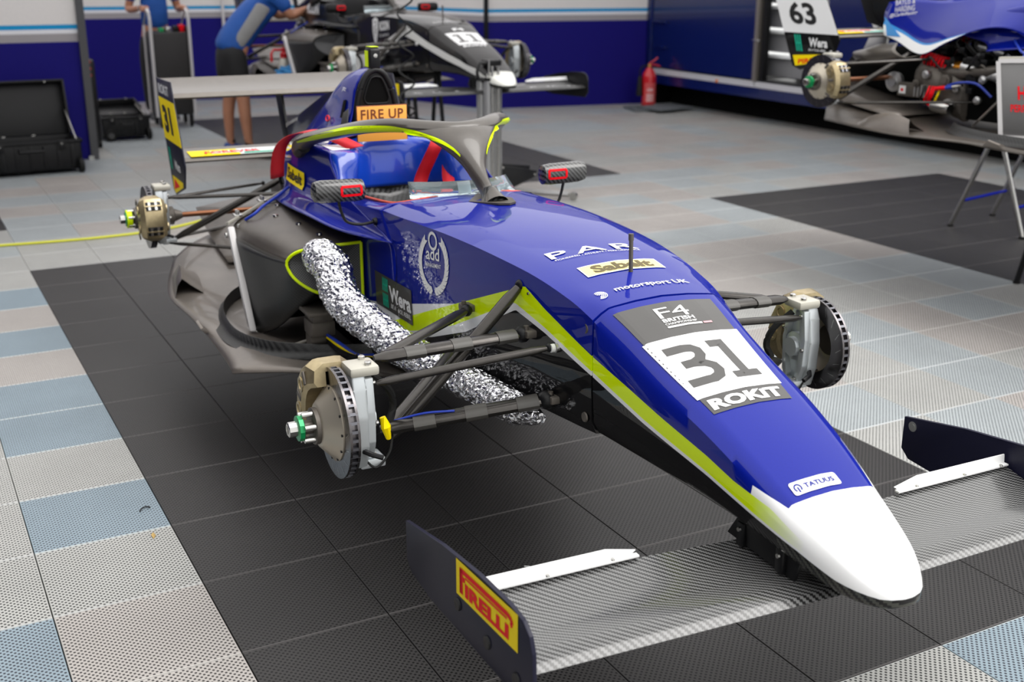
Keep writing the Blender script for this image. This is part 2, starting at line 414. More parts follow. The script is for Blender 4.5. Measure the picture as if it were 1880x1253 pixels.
def addVF(*L):
    V, F = [], []
    for v, f in L:
        k = len(V); V += v; F += [tuple(i+k for i in q) for q in f]
    return V, F

# ------------------------------------------------------------------ the setting: tiled floor, walls, awning
fl = D.objects.new('floor', D.meshes.new('floor')); COL.objects.link(fl); fl['kind'] = 'structure'
bm = bmesh.new(); boxb(bm, (-9, -12, -0.06), (14, 12, -0.016)); bm.to_mesh(fl.data); bm.free()
fl.data.materials.append(mat('sub_floor', (0.02, 0.02, 0.02), 0.8))
def tkind(i, j):
    # i column (x), j row (towards viewer = -y); charcoal bays
    for a, b, c, d in ((0, 6, 0, 13), (6, 12, -16, -3), (12, 18, 0, 13), (-6, 0, -16, -3)):
        if a <= i < b and c <= j < d: return 0
    S_ = {-1: '312121131322', -2: '332232333311'}
    if i in S_ and 0 <= j < 12: return int(S_[i][j])
    if (i, j) in ((4, 13), (5, 13)): return 1
    if (i, j) in ((3, 13), (2, 13)): return 3
    rnd = random.Random(i*7919+j*104729+5)
    return rnd.choice((4, 2, 2, 3, 4, 3))
tme = []
for k in range(5):
    bm = bmesh.new(); s = 0.1985; h = 0.0
    lo = [(-s, -s), (s, -s), (s, s), (-s, s)]; q = 0.0012
    a = [bm.verts.new((x, y, -0.015)) for x, y in lo]; b = [bm.verts.new((x, y, -q)) for x, y in lo]
    c = [bm.verts.new((x-math.copysign(q, x), y-math.copysign(q, y), 0)) for x, y in lo]
    for u, v in ((a, b), (b, c)):
        for i in range(4): bm.faces.new((u[i], u[(i+1) % 4], v[(i+1) % 4], v[i]))
    bm.faces.new(c); me = D.meshes.new('tile'); bm.to_mesh(me); bm.free(); me.materials.append(TM[k]); tme.append(me)
cells = []
from bpy_extras.object_utils import world_to_camera_view as w2v
bpy.context.view_layer.update()
SC.render.resolution_x  # frame read only
for i in range(-14, 32):
    for j in range(-24, 22):
        x, y = (i+.5)*.4, -(j+.5)*.4
        d = math.hypot(x-cam.location.x, y-cam.location.y)
        c, s_ = math.cos(-cam.rotation_euler.z), math.sin(-cam.rotation_euler.z)
        dx, dy = x-cam.location.x, y-cam.location.y
        xr, yf = dx*c-dy*s_, dx*s_+dy*c
        # yaw-only test of what stands in front of the viewer
        vis = yf > 1.9 and abs(xr) < yf*0.47+0.3
        hide = False
        cells.append((0 if vis else 1, d, i, j))
cells.sort()
rest = bmesh.new()
for n, (v, d, i, j) in enumerate(cells):
    x, y = (i+.5)*.4, -(j+.5)*.4; k = tkind(i, j)
    if n < 300:
        o = D.objects.new('tile', tme[k]); COL.objects.link(o); o.location = (x, y, 0); o.parent = fl
    else:
        if v and d > 40: continue
        s = .1985; vs_ = [rest.verts.new((x+a, y+b, 0)) for a, b in ((-s, -s), (s, -s), (s, s), (-s, s))]
        ws = [rest.verts.new((x+a, y+b, -.015)) for a, b in ((-s, -s), (s, -s), (s, s), (-s, s))]
        f = rest.faces.new(vs_); f.material_index = k
        for e in range(4):
            f = rest.faces.new((ws[e], ws[(e+1) % 4], vs_[(e+1) % 4], vs_[e])); f.material_index = k
me = D.meshes.new('distant_tiles'); rest.to_mesh(me); rest.free()
link('distant_tiles', me, TM, fl, kind='stuff')

def wallmat(name):
    m, t, b = NM(name)
    g = t.nodes.new('ShaderNodeNewGeometry'); s = t.nodes.new('ShaderNodeSeparateXYZ'); t.links.new(g.outputs['Position'], s.inputs[0]); Z = s.outputs[2]
    c = (0.006, 0.003, 0.155)
    for z, col in ((1.025, (0.36, 0.34, 0.35)), (1.095, (0.80, 0.80, 0.84)), (1.13, (0.01, 0.30, 0.62)), (1.17, (0.78, 0.75, 0.73))):
        c = mixc(t, mth(t, 'GREATER_THAN', Z, z), c, col)
    n = t.nodes.new('ShaderNodeTexNoise'); n.inputs['Scale'].default_value = 60; t.links.new(g.outputs['Position'], n.inputs['Vector'])
    c = mixc(t, mth(t, 'MULTIPLY', n.outputs['Fac'], .10), c, (0.03, 0.03, 0.10))
    t.links.new(c, b.inputs['Base Color']); b.inputs['Roughness'].default_value = .6; b.inputs['Specular IOR Level'].default_value = .15; return m
WM = wallmat('striped_wall_vinyl'); greyedge = mat('grey_frame', (0.06, 0.06, 0.065), .5)
def wall(name, pts, z1=3.0, th=.05, m=WM):
    bm = bmesh.new()
    for (x0, y0), (x1, y1) in zip(pts[:-1], pts[1:]):
        d = Vector((x1-x0, y1-y0, 0)); n = Vector((-d.y, d.x, 0)).normalized()*th
        a = [Vector((x0, y0, 0)), Vector((x1, y1, 0)), Vector((x1, y1, 0))+n, Vector((x0, y0, 0))+n]
        vb = [bm.verts.new(p) for p in a]; vt = [bm.verts.new(p+Vector((0, 0, z1))) for p in a]
        bm.faces.new(vb); bm.faces.new(vt)
        for i in range(4): bm.faces.new((vb[i], vb[(i+1) % 4], vt[(i+1) % 4], vt[i]))
    return bmo(name, bm, m, kind='structure')
wall('wall_back', [(-3.5, 8.62), (1.7, 8.6), (3.3, 8.42), (5.1, 8.1)])
wall('wall_back_corner', [(5.1, 8.1), (5.88, 5.91)])
wall('wall_right', [(5.9, 5.89), (8.02, 5.52)])
wall('wall_left', [(-3.5, 4.12), (0.98, 4.03)])
wall('left_light_block', [(-3.62, -9.5), (-3.62, 8.6)], 3.0, .05, mat('dark_blue_light_block', (.012, .012, .06), .8))  # unseen wall, added to cut sky light from the left and darken reflections
p = box('trim_1', (0.98, 3.985, 0), (1.045, 4.09, 3.0), greyedge, kind='structure')
box('bracket', (0.955, 3.975, 0.0), (1.0, 3.985, 0.035), M['steel'], p)
p = box('trim_2', (5.86, 5.84, 0), (5.90, 5.885, 3.0), M['black'], kind='structure')
p = box('trim_3', (3.37, 8.33, 0), (3.40, 8.36, 3.0), M['offwhite'], kind='structure')
# awning over the bays: pale fabric on the trailer side, open towards the viewer
aw, t_, b_ = NM('awning_fabric'); b_.inputs['Base Color'].default_value = (.8, .8, .82, 1); b_.inputs['Roughness'].default_value = .9
tl = t_.nodes.new('ShaderNodeBsdfTranslucent'); tl.inputs[0].default_value = (.85, .84, .86, 1); mx = t_.nodes.new('ShaderNodeMixShader'); mx.inputs[0].default_value = .62
t_.links.new(b_.outputs[0], mx.inputs[1]); t_.links.new(tl.outputs[0], mx.inputs[2]); t_.links.new(mx.outputs[0], t_.nodes['Material Output'].inputs[0])
mesh('ceiling', [(-3.6, -.8, 3.0), (8.0, -.8, 3.0), (8.0, 8.9, 3.0), (-3.6, 8.9, 3.0)], [(0, 1, 2, 3)], aw, kind='structure')
mesh('front_light_block', [(-3.6, -9.5, 2.9), (-1.3, -9.5, 2.9), (-1.3, -.8, 2.98), (-3.6, -.8, 2.98)], [(0, 1, 2, 3)], mat('grey_light_block', (.30, .30, .33), .8), kind='structure')  # unseen opaque sheet, added to shade the tiles at left

# ------------------------------------------------------------------ blue trailer at the right
TRB = mat('trailer_blue', (0.003, 0.010, 0.085), 0.22, coat=0.6)
tr = empty('trailer', (7.97, 1.0, 0), 'dark blue race trailer with open doorway and white reflective strip along its skirt', 'trailer')
def T(name, lo, hi, m, bev=0, parent=None):
    return box(name, lo, hi, m, parent or tr, bev)
# local: x=0 side plane, y along
T('side_panel', (0, 2.42, .47), (.06, 4.5, 3.0), TRB)
T('side_panel', (0, -5.0, .47), (.06, 1.32, 3.0), TRB)
T('door_frame', (-.03, 2.36, .45), (.05, 2.42, 3.0), mat('weathered_alloy', (0.30, .27, .24), .4, metal=.7))
T('door_frame', (.0, 2.28, .45), (.07, 2.33, 3.0), M['black'])
T('door_sill', (-.01, 1.3, .445), (.4, 2.34, .47), M['black'])
T('skirt', (-.005, -5.0, .27), (.05, 4.5, .40), TRB)
for a, b in ((-5, 2.39), (2.4, 4.5)): T('reflective_strip', (-.012, a, .385), (.05, b, .45), mat('white_reflective', (.55, .55, .58), .35, coat=.3))
lathe('marker_lamp', [(0, 0), (0, .022), (.012, .018), (.016, 0)], (-.03, 3.06, .40), (-1, 0, 0), mat('amber_lens', (.7, .18, .01), .2), tr, 16).location = (.022, 0, 0)
T('corner_post', (-.02, 4.42, .4), (.06, 4.52, 3.0), TRB, .01)
for z in (.7, 1.0, 1.3): T('hinge', (-.03, 4.1, z), (0, 4.4, z+.025), TRB, .004)
T('door_latch', (-.035, 2.33, .88), (-.01, 2.45, .90), M['steel'], .003)
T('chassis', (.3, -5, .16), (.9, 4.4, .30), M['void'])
T('far_light_block', (2.4, -5, .0), (2.45, 5.0, .5), M['void']); T('end_light_block', (.02, 4.46, .0), (2.4, 4.5, .5), M['void']); T('ground_light_block', (.35, -5, .0), (.37, 4.46, .3), M['void']); T('underbody', (.05, -5, .40), (2.4, 4.5, .46), M['void'])  # far, end and ground panels added to block light under the trailer
for k in range(6):
    z = .5+k*.26
    T('locker_front', (.24, 1.2, z), (.27, 4.3, z+.20), mat('white_locker', (.30, .30, .31), .35), .006)
    T('locker_shelf', (.16, 1.2, z+.205), (.28, 4.3, z+.235), mat('white_edge', (.85, .87, .87), .3), .004)
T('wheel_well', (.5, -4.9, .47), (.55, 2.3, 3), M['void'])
for i, (y, m_) in enumerate(((3.6, M['rubber']),)):
    lathe('jockey_wheel', [(0, 0), (0, .10), (.02, .12), (.06, .12), (.08, .10), (.08, 0)], (.4, y, .12), (1, 0, 0), m_, tr, 24)

# ------------------------------------------------------------------ the racing car (car frame: +x forward from the front axle, +y car's left, z up from the tiles)
NX = [.292, .36, .42, .544, .671, .807, .93, .995, 1.06, 1.10, 1.135, 1.158, 1.168]
NZ = [.897, .874, .851, .806, .763, .711, .656, .628, .598, .577, .557, .543, .530]
NA = [.150, .146, .141, .131, .122, .113, .103, .098, .088, .077, .058, .036, .012]
NZA = [.884, .862, .840, .796, .753, .701, .646, .618, .588, .568, .549, .537, .526]
NB = [.190, .185, .180, .170, .157, .143, .128, .117, .100, .086, .065, .041, .014]
NZB = [.857, .826, .800, .764, .730, .680, .623, .592, .564, .547, .534, .527, .522]
NBOT = [.566, .567, .567, .568, .567, .556, .540, .530, .514, .509, .507, .508, .512]
def ring(x, zc, a, za, b, zb, bb, zbot):
    P = [(0, zc), (a*.5, zc-(zc-za)*.28), (a*.9, zc-(zc-za)*.80), (a, za), (a+(b-a)*.5, za+(zb-za)*.42), (b, zb), (b*1.005, zb-(zb-zbot)*.25),
         (b*1.0, zb-(zb-zbot)*.55), (bb+(b-bb)*.25, zbot+(zb-zbot)*.12), (bb*.93, zbot+(zb-zbot)*.02), (bb*.6, zbot), (0, zbot)]
    r = [Vector((x, -p, z)) for p, z in P]
    return r + [Vector((q.x, -q.y, q.z)) for q in reversed(r[1:-1])]
HX = [.286, .22, .157, .08, 0, -.1, -.2, -.3, -.45, -.6, -.8]
HZ = [.900, .912, .923, .936, .946, .955, .961, .965, .968, .968, .962]
HA = [.150, .157, .163, .168, .172, .178, .184, .190, .197, .205, .218]
HZA = [.886, .898, .907, .919, .931, .941, .948, .953, .955, .952, .938]
HB = [.191, .200, .207, .216, .225, .237, .246, .254, .265, .273, .280]
HZB = [.860, .882, .895, .908, .917, .924, .928, .930, .930, .925, .910]
HBT = [.560, .556, .553, .549, .546, .536, .526, .515, .490, .462, .430]

def up_vf(): pass
def surf_top(bvh, x0, y0):
    """text plane lying on the top deck: reads from the front, u to car's left, v towards the cockpit"""
    def f(u, v):
        h = bvh.ray_cast(Vector((x0-v, y0+u, 2)), Vector((0, 0, -1)))
        return h[0]+h[1]*.0016 if h[0] else Vector((x0-v, y0+u, .9))
    return f
def surf_side(bvh, x0, z0, slope=0.0, off=.0016, sg=-1):
    def f(u, v):
        h = bvh.ray_cast(Vector((x0+u, 2*sg, z0+v+u*slope)), Vector((0, -sg, 0)))
        return h[0]+Vector((0, sg*off, 0)) if h[0] else Vector((x0+u, .3*sg, z0+v))
    return f
def bvh_of(*obs):
    bm = bmesh.new()
    dg = bpy.context.evaluated_depsgraph_get()
    for o in obs: bm.from_mesh(o.data)
    t = BVHTree.FromBMesh(bm); bm.free(); return t

def mirror_copy(o, root):
    c = D.objects.new(o.name.split('.')[0], o.data.copy()); COL.objects.link(c)
    c.data.transform(Matrix.Diagonal((1, -1, 1, 1))); c.data.flip_normals()
    c.parent = root
    for ch in o.children:
        k = D.objects.new(ch.name.split('.')[0], ch.data.copy()); COL.objects.link(k)
        k.data.transform(Matrix.Diagonal((1, -1, 1, 1))); k.data.flip_normals(); k.parent = c
    return c
def both(root, o): mirror_copy(o, root); return o

def corner(root, xa, ya, h, cal_dir, S, rear=False, cs=42, nutm='green', bellm='bell'):
    """hub, disc, caliper, upright on the car's right side"""
    ax = (0, -1, 0)
    out = []
    # vented disc: two rotor faces and a slotted edge
    d = lathe('brake_disc', [(-.013, .088), (-.013, .139), (-.007, .139), (-.007, .128), (.007, .128), (.007, .139), (.013, .139), (.013, .088), (-.013, .088)], (xa, ya, h), ax, S['disc'], root, 48, 25)
    bm = bmesh.new()
    for k in range(40):
        a = 2*PI*k/40; c = Vector((xa+math.cos(a)*.1335, ya, h+math.sin(a)*.1335))
        m_ = Matrix.Translation(c) @ Matrix.Rotation(-a, 4, 'Y')
        boxb(bm, (-.0052, -.0125, -.0035), (.0052, .0125, .0035), m_)
    bmo('cooling_vanes', bm, S['disc_edge'], d, kind='stuff')
    bm = bmesh.new()
    for k in range(18):
        a = 2*PI*k/18
        for sg, yy in ((1, ya-.0135), (-1, ya+.0135)):
            p = Vector((xa, yy, h)); q = lambda rr, aa: p+Vector((math.cos(aa)*rr, 0, math.sin(aa)*rr))
            bm.faces.new([bm.verts.new(v) for v in (q(.108, a), q(.130, a+.12), q(.1305, a+.135), q(.1085, a+.02))])
    bmo('disc_slots', bm, M['steel'], d, kind='stuff')
    b = lathe('disc_bell', [(.012, .095), (.016, .095), (.020, .088), (.050, .056), (.053, .050), (.054, .0), ], (xa, ya, h), ax, S[bellm], root, 40)
    bm = bmesh.new()
    for k in range(12):
        a = 2*PI*k/12; c = Vector((xa+math.cos(a)*.091, ya-.016, h+math.sin(a)*.091)); cylb(bm, c, c+Vector((0, -.004, 0)), .0035, n=8)
    bmo('bell_rivets', bm, M['black'], b, kind='stuff')
    hub = lathe('wheel_hub', [(.052, .0), (.052, .046), (.064, .046), (.066, .043), (.066, .018), (.12, .0165), (.12, 0)], (xa, ya, h), ax, S['hubm'], root, 28)
    for k in range(6):
        a = 2*PI*k/6+.3; c = Vector((xa+math.cos(a)*.036, ya-.062, h+math.sin(a)*.036)); bm = bmesh.new(); cylb(bm, c, c+Vector((0, -.030, 0)), .0075, .0065, 12)
        bmo('drive_peg', bm, M['steel'], hub, smooth=40)
    nut = lathe('wheel_nut', [(.088, 0), (.088, .026), (.091, .032), (.102, .032), (.104, .024), (.104, 0)], (xa, ya, h), ax, S[nutm], root, 12, 20)
    lathe('axle_end', [(.102, 0), (.102, .019), (.124, .019), (.126, .015), (.126, .011), (.116, .010), (.116, 0)], (xa, ya, h), ax, M['steel'], nut, 10, 20)
    if rear == 2:
        lathe('lime_wheel_spacer', [(.075, .0), (.075, .040), (.098, .040), (.098, 0)], (xa, ya, h), ax, M['lime'], nut, 28)
    # caliper: shaped casting wrapping the disc edge
    cd_ = R(cal_dir); bm = bmesh.new(); n = 9; rows = []
    for i in range(n):
        a = cd_+R(-cs+2*cs*i/(n-1)); e = 1-abs(2*i/(n-1)-1)**6*.45
        ro, ri, wo = .124+.044*e, .092, .024+.030*e
        q = lambda rr, yy: Vector((xa+math.cos(a)*rr, ya+yy, h+math.sin(a)*rr))
        rows.append([q(ri, -.018), q(ri, -wo), q(ri+.012, -wo-.008), q(ro-.016, -wo-.004), q(ro-.002, -wo+.016), q(ro, -.022), q(ro, .022), q(ro-.002, wo-.016), q(ro-.016, wo), q(ri+.012, wo+.006), q(ri, wo), q(ri, .018), q(ro-.020, .017), q(ro-.020, -.017)])
    vr = gridV(bm, rows, True); bm.faces.new(vr[0]); bm.faces.new(vr[-1])
    cal = bmo('brake_caliper', bm, S['gold'], root, 22)
    for k, da in enumerate((-19, 19)):
        a = cd_+R(da); 
        for yy, dd in ((ya-.060, 1), (ya+.058, -1)):
            p = Vector((xa+math.cos(a)*.122, yy, h+math.sin(a)*.122))
            lathe('piston_cap', [(0, .013), (0, .020), (.004, .020), (.004, .013), (.001, .012), (.001, 0)], p, (0, -dd, 0), S['gold'], cal, 18, 20)
        m_ = Matrix.Translation((xa+math.cos(a)*.166, ya, h+math.sin(a)*.166)) @ Matrix.Rotation(-a, 4, 'Y')
        box('pad_window', (-.012, -.032, -.020), (.0045, .032, .020), M['black'], cal, .003, m_)
        bm = bmesh.new()
        for yy in (-.022, .006): boxb(bm, (.002, yy, -.018), (.006, yy+.010, .018), m_)
        bmo('brake_pads', bm, M['steel'], cal)
        box('bridge_bar', (-.002, -.036, -.0025), (.009, .036, .0025), S['gold'], cal, 0, m_)
    for da in (-38, 0, 38):
        a = cd_+R(da); m_ = Matrix.Translation((xa+math.cos(a)*.120, ya-.054, h+math.sin(a)*.120)) @ Matrix.Rotation(-a, 4, 'Y')
        box('cast_pocket', (-.016, -.010, -.007), (.018, -.004, .007), M['casting'], cal, .002, m_)
    bm = bmesh.new(); 
    for da in (-36, 36):
        a = cd_+R(da); p = Vector((xa+math.cos(a)*.115, ya-.034, h+math.sin(a)*.115)); cylb(bm, p, p+Vector((0, -.012, 0)), .007, n=8)
    bmo('caliper_bolts', bm, M['black'], cal, kind='stuff')
    # upright inboard
    P = [(-.02, .135), (.03, .14), (.045, .09), (.058, .02), (.05, -.06), (.035, -.12), (-.03, -.125), (-.05, -.07), (-.062, 0), (-.05, .07)]
    up = prism('upright', [(xa+a, ya+.028, h+b) for a, b in P], (0, .035, 0), S['upright'], root, .006)
    boxb_m = S['cream']
    box('upright_clevis', (xa-.036, ya+.024, h+.120), (xa+.042, ya+.100, h+.146), boxb_m, up, .008)
    for dx, dz in ((-.03, .154), (.03, .154)):
        lathe('bolt', [(0, 0), (0, .009), (.007, .009), (.009, .006), (.009, 0)], (xa+dx*.8, ya+.075, h+.146), (0, 0, 1), M['steel'], up, 8)
    lathe('bearing_carrier', [(0, 0), (0, .044), (-.018, .043), (-.020, .030), (-.034, .028), (-.034, 0)], (xa, ya+.058, h), (0, -1, 0), S['upright'], up, 28)
    prism('upright_web', [(xa+a, ya+.060, h+b) for a, b in ((.0, .12), (.040, .115), (.052, .03), (.048, -.05), (.03, -.10), (.012, -.10), (.030, -.05), (.034, .02), (.022, .09), (.0, .095))], (0, .022, 0), S['upright'], up, .003)
    prism('upright_web', [(xa+a, ya+.060, h+b) for a, b in ((-.03, .09), (-.052, .02), (-.045, -.08), (-.03, -.11), (-.02, -.09), (-.034, -.04), (-.038, .02), (-.02, .08))], (0, .020, 0), S['upright'], up, .003)
    box('lower_clevis', (xa-.030, ya+.045, h-.125), (xa+.035, ya+.11, h-.100), S['upright'], up, .005)
    box('caliper_lug', (xa-.085, ya+.028, h+.02), (xa-.04, ya+.052, h+.055), S['upright'], up, .006)
    tube('speed_sensor', [(xa+.045, ya+.05, h-.07), (xa+.065, ya+.065, h-.075), (xa+.07, ya+.09, h-.085)], .007, M['black'], up, 8)
    for q_ in ((.03, .10), (.045, .0), (.02, -.095), (-.045, -.06), (-.04, .05)):
        lathe('bolt', [(0, 0), (0, .006), (-.006, .006), (-.007, .003), (-.007, 0)], (xa+q_[0], ya+.083, h+q_[1]), (0, -1, 0), M['steel'], up, 8)
    for dz in (.06, -.06):
        lathe('bolt', [(0, 0), (0, .008), (-.012, .008), (-.014, .004), (-.014, 0)], (xa+.035, ya+.062, h+dz), (0, -1, 0), M['black'], up, 8)
        box('mounting_lug', (xa-.075, ya+.03, h+dz-.012), (xa-.045, ya+.055, h+dz+.012), S['upright'], up, .004)
    return [d, b, hub, nut, cal, up]

def arm(root, a, b, r=.0125, flat=.62, m=None, name='suspension_arm', ends=True, tapes=0):
    a, b = Vector(a), Vector(b); m = m or M['arm']
    o = tube(name, [a, a.lerp(b, .08), a.lerp(b, .9), b], [r*.55, r, r, r*.6], m, root, 12, flat)
    if ends:
        bm = bmesh.new(); bmesh.ops.create_icosphere(bm, subdivisions=2, radius=r*.95, matrix=Matrix.Translation(b)); bmo('rod_end', bm, M['black'], o, smooth=60)
    for k in range(tapes):
        t = .2+k*.62/max(1, tapes-1); p, q = a.lerp(b, t), a.lerp(b, t+.13)
        tube('tape_wrap', [p, q], r*1.12, M['arm_tape'], o, 12, flat)
    return o

def engine_bay(root):
    """the open right flank of the 63 car"""
    low = [(-2.90, -.11, .80), (-2.77, -.15, .777), (-2.51, -.25, .722), (-2.31, -.30, .797), (-2.08, -.35, .875), (-1.90, -.37, .885), (-1.78, -.36, .83)]
    mid = [(-2.92, -.09, .86), (-2.75, -.13, .83), (-2.52, -.21, .80), (-2.31, -.27, .852), (-2.08, -.32, .905), (-1.90, -.34, .915), (-1.70, -.34, .88)]
    hi = [(-2.95, -.06, .92), (-2.78, -.09, .90), (-2.55, -.14, .90), (-2.31, -.20, .94), (-2.08, -.25, .97), (-1.90, -.27, .98), (-1.70, -.29, .96)]
    tp = [(-2.95, -.03, .98), (-2.78, -.04, 1.0), (-2.55, -.07, 1.0), (-2.31, -.12, 1.02), (-2.08, -.17, 1.03), (-1.90, -.2, 1.03), (-1.70, -.22, 1.03)]
    cs = tracks('cover_flank', [tp, hi, mid, low], M['blue_paint'], root, 30, 14, mirror=False, thick=.004)
    b = bvh_of(cs)
    f = surf_side(b, 0, 0, off=.006)
    LL = cr(low, 40); ML = cr(mid, 40)
    V = []; n_ = 27
    for i in range(n_): t = i/(n_-1); V.append((LL[i].x, LL[i].z+.003))
    for i in range(n_): t = i/(n_-1); V.append((ML[i].x, LL[i].z+(ML[i].z-LL[i].z)*(1-.75*t)))
    V2 = V[n_:]+[(ML[i].x, ML[i].z*1.0+.018*(1-i/(n_-1))+(LL[i].z-ML[i].z)*(.72*i/(n_-1))) for i in range(n_)]
    Fq = [(i, i+1, n_+i+1, n_+i) for i in range(n_-1)]
    place('white_wedge', (V, Fq), M['white'], f, cs); place('light_blue_wedge', (V2, Fq), mat('light_blue_vinyl', (.01, .25, .65), .35), f, cs)
    prism('light_blue_flash', [f(-2.93, .90), f(-2.86, .80), f(-2.74, .80)], (0, -.002, 0), D.materials['light_blue_vinyl'], cs)
    fp = prism('fin_root', [(-3.10, -.012, 1.0), (-3.06, -.012, .90), (-2.93, -.012, .765), (-2.86, -.012, .80), (-2.93, -.012, .92), (-2.80, -.012, 1.01)], (0, -.004, 0), M['black_paint'], root)
    place('sponsor_name', textmesh('BAYLIS &', .135, .030, .01), M['white'], lambda u, v: Vector((-2.83+u, -.115, .965+v+u*.12)), cs)
    place('sponsor_name', textmesh('HARDING', .135, .030, .01), M['white'], lambda u, v: Vector((-2.83+u, -.115, .928+v+u*.12)), cs)
    place('team_handle', textmesh('@CarlinRacing', .19, .024, .02, .2), M['white'], lambda u, v: Vector((-2.86+u, -.120, .895+v+u*.14)), cs)
    tracks('exhaust_fairing', [[(-3.0, -.14, .72), (-2.86, -.18, .755), (-2.70, -.22, .775)], [(-3.02, -.22, .70), (-2.86, -.28, .72), (-2.66, -.28, .735)], [(-2.98, -.22, .655), (-2.84, -.28, .66), (-2.60, -.27, .70)], [(-2.94, -.15, .64), (-2.80, -.18, .645), (-2.53, -.22, .715)]], M['wing_sat'], root, 14, 16, mirror=False)
    tube('spring', helix((-2.53, -.19, .70), (-2.37, -.19, .675), .030, 7), .007, REDM, root, 6)
    tube('damper_body', [(-2.55, -.19, .705), (-2.36, -.19, .675), (-2.31, -.19, .668)], .018, M['steel'], root, 12)
    lathe('damper_reservoir', [(0, 0), (0, .03), (.06, .032), (.08, .026), (.10, .026), (.10, 0)], (-2.32, -.19, .67), (1, 0, -.2), mat('amber_anodised', (.55, .22, .02), .35, metal=.7), root, 20)
    tube('coolant_pipe', [(-2.26, -.21, .675), (-2.10, -.22, .65), (-1.9, -.25, .63), (-1.75, -.28, .62)], .032, M['alu'], root, 14, res=14)
    loft('transmission_case', [[Vector((x, -.17+wx*math.cos(a), zc+hz*math.sin(a))) for a in [2*PI*j/10 for j in range(10)]] for x, wx, hz, zc in ((-2.58, .03, .05, .60), (-2.54, .06, .09, .60), (-2.44, .07, .10, .58), (-2.40, .05, .12, .55), (-2.30, .08, .14, .54), (-2.24, .06, .12, .50), (-2.22, .03, .08, .48))], M['casting'], root, 30)
    for i, (x, z, r_) in enumerate(((-2.46, .62, .022), (-2.33, .60, .03), (-2.30, .47, .035), (-2.52, .57, .02), (-2.26, .56, .018), (-2.40, .52, .015))):
        lathe('casing_boss', [(0, 0), (0, r_), (.02, r_), (.022, r_*.6), (.03, r_*.6), (.03, 0)], (x, -.24, z), (0, -1, 0), M['casting'] if i % 2 else M['alu'], root, 14)
    lathe('drive_flange', [(0, 0), (0, .05), (.03, .055), (.035, .03), (.05, .028), (.05, 0)], (-2.72, -.17, .56), (0, -1, 0), M['alu'], root, 24)
    bx = box('battery_unit', (-2.66, -.235, .49), (-2.45, -.19, .565), M['casting'], root, .006)
    box('unit_label', (-2.645, -.238, .505), (-2.60, -.236, .548), M['white'], bx); box('label_spot', (-2.63, -.240, .518), (-2.615, -.238, .533), M['red'], bx)
    for k in range(4): box('cooling_fin', (-2.54+k*.022, -.242, .495), (-2.532+k*.022, -.235, .56), M['alu'], bx, .001)
    lathe('starter_motor', [(0, 0), (0, .032), (.09, .034), (.12, .028), (.12, 0)], (-2.385, -.26, .462), (1, -.1, -.07), M['steel'], root, 20)
    for k, (x, c_) in enumerate(((-2.43, 'red'), (-2.41, 'red'), (-2.395, 'red'), (-2.46, 'black'), (-2.36, 'yellow'))):
        tube('wire', [(x, -.25, .56), (x+.01, -.28, .52), (x-.01, -.27, .485), (x+.02, -.26, .46)], .006, M[c_], root, 6, res=12)
    tube('blue_line', [(-2.30, -.27, .575), (-2.2, -.30, .60), (-2.1, -.30, .60), (-2.02, -.28, .54)], .007, M['blue_hose'], root, 6, res=16)
    tube('red_connector', [(-2.36, -.285, .555), (-2.30, -.285, .565)], .011, M['red'], root, 8); tube('blue_connector', [(-2.30, -.285, .565), (-2.26, -.285, .572)], .011, M['blue_hose'], root, 8); tube('steel_connector', [(-2.26, -.285, .572), (-2.20, -.285, .585)], .008, M['steel'], root, 8)
    rr_ = random.Random(11)
    for k in range(22):
        x = -2.5+rr_.random()*.75; z = .44+rr_.random()*.38; y = -.16-rr_.random()*.08
        tube('wiring_loom', [(x, y, z), (x+.05, y-.03, z+.04), (x+.12, y-.01, z-.02), (x+.18, y, z+.03)], .004+.004*rr_.random(), M[rr_.choice(('black', 'black', 'black', 'rubber', 'casting'))], root, 6, res=12)
    for k in range(12):
        x = -2.15+rr_.random()*.40; z = .45+rr_.random()*.35
        lathe('fitting', [(0, 0), (0, .02), (.02, .022), (.03, .012), (.03, 0)], (x, -.22-rr_.random()*.04, z), (0, -1, 0), M[rr_.choice(('black', 'casting', 'alu'))], root, 10)
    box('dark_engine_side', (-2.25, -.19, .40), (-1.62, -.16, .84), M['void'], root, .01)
    tube('strut_rod', [(-1.95, -.50, .414), (-1.745, -.60, .566)], .006, M['steel'], root, 8)
    tube('strut_rod', [(-2.20, -.26, .665), (-2.0, -.45, .76)], .008, M['black'], root, 8)
    # big upright radiator
    q0, q1, q2, q3 = Vector((-1.765, -.615, .75)), Vector((-1.70, -.615, .40)), Vector((-1.40, -.40, .40)), Vector((-1.47, -.40, .765))
    ra = prism('radiator', [q0, q1, q2, q3], (.035, .045, 0), M['rad_core'], root, .002)
    U, V_ = (q2-q1), (q0-q1); N_ = U.cross(V_).normalized(); N_ = N_ if N_.y < 0 else -N_
    for a_, b_ in ((q0, q1), (q0, q3), (q1, q2)):
        d = (b_-a_).normalized(); w2_ = N_.cross(d).normalized()
        prism('radiator_frame', [a_-w2_*.010, b_-w2_*.010, b_+w2_*.010, a_+w2_*.010], N_*.006, M['offwhite'], ra)
    prism('radiator_top', [q0+Vector((0, 0, .004)), q3+Vector((0, 0, .004)), q3+Vector((.04, .05, .004)), q0+Vector((.04, .05, .004))], (0, 0, .016), M['cream'], ra, .002)
    fr_ = lambda o_: (lambda u, v: o_+U.normalized()*u+V_.normalized()*v+N_*.004)
    place('radiator_lettering', textmesh('HC', .075, .065, .03), M['red'], fr_(q1+U*.22+V_*.50), ra); place('radiator_lettering', textmesh('PERFORMANCE', .22, .035, .02), M['red'], fr_(q1+U*.13+V_*.34), ra)
REDM = M['red']
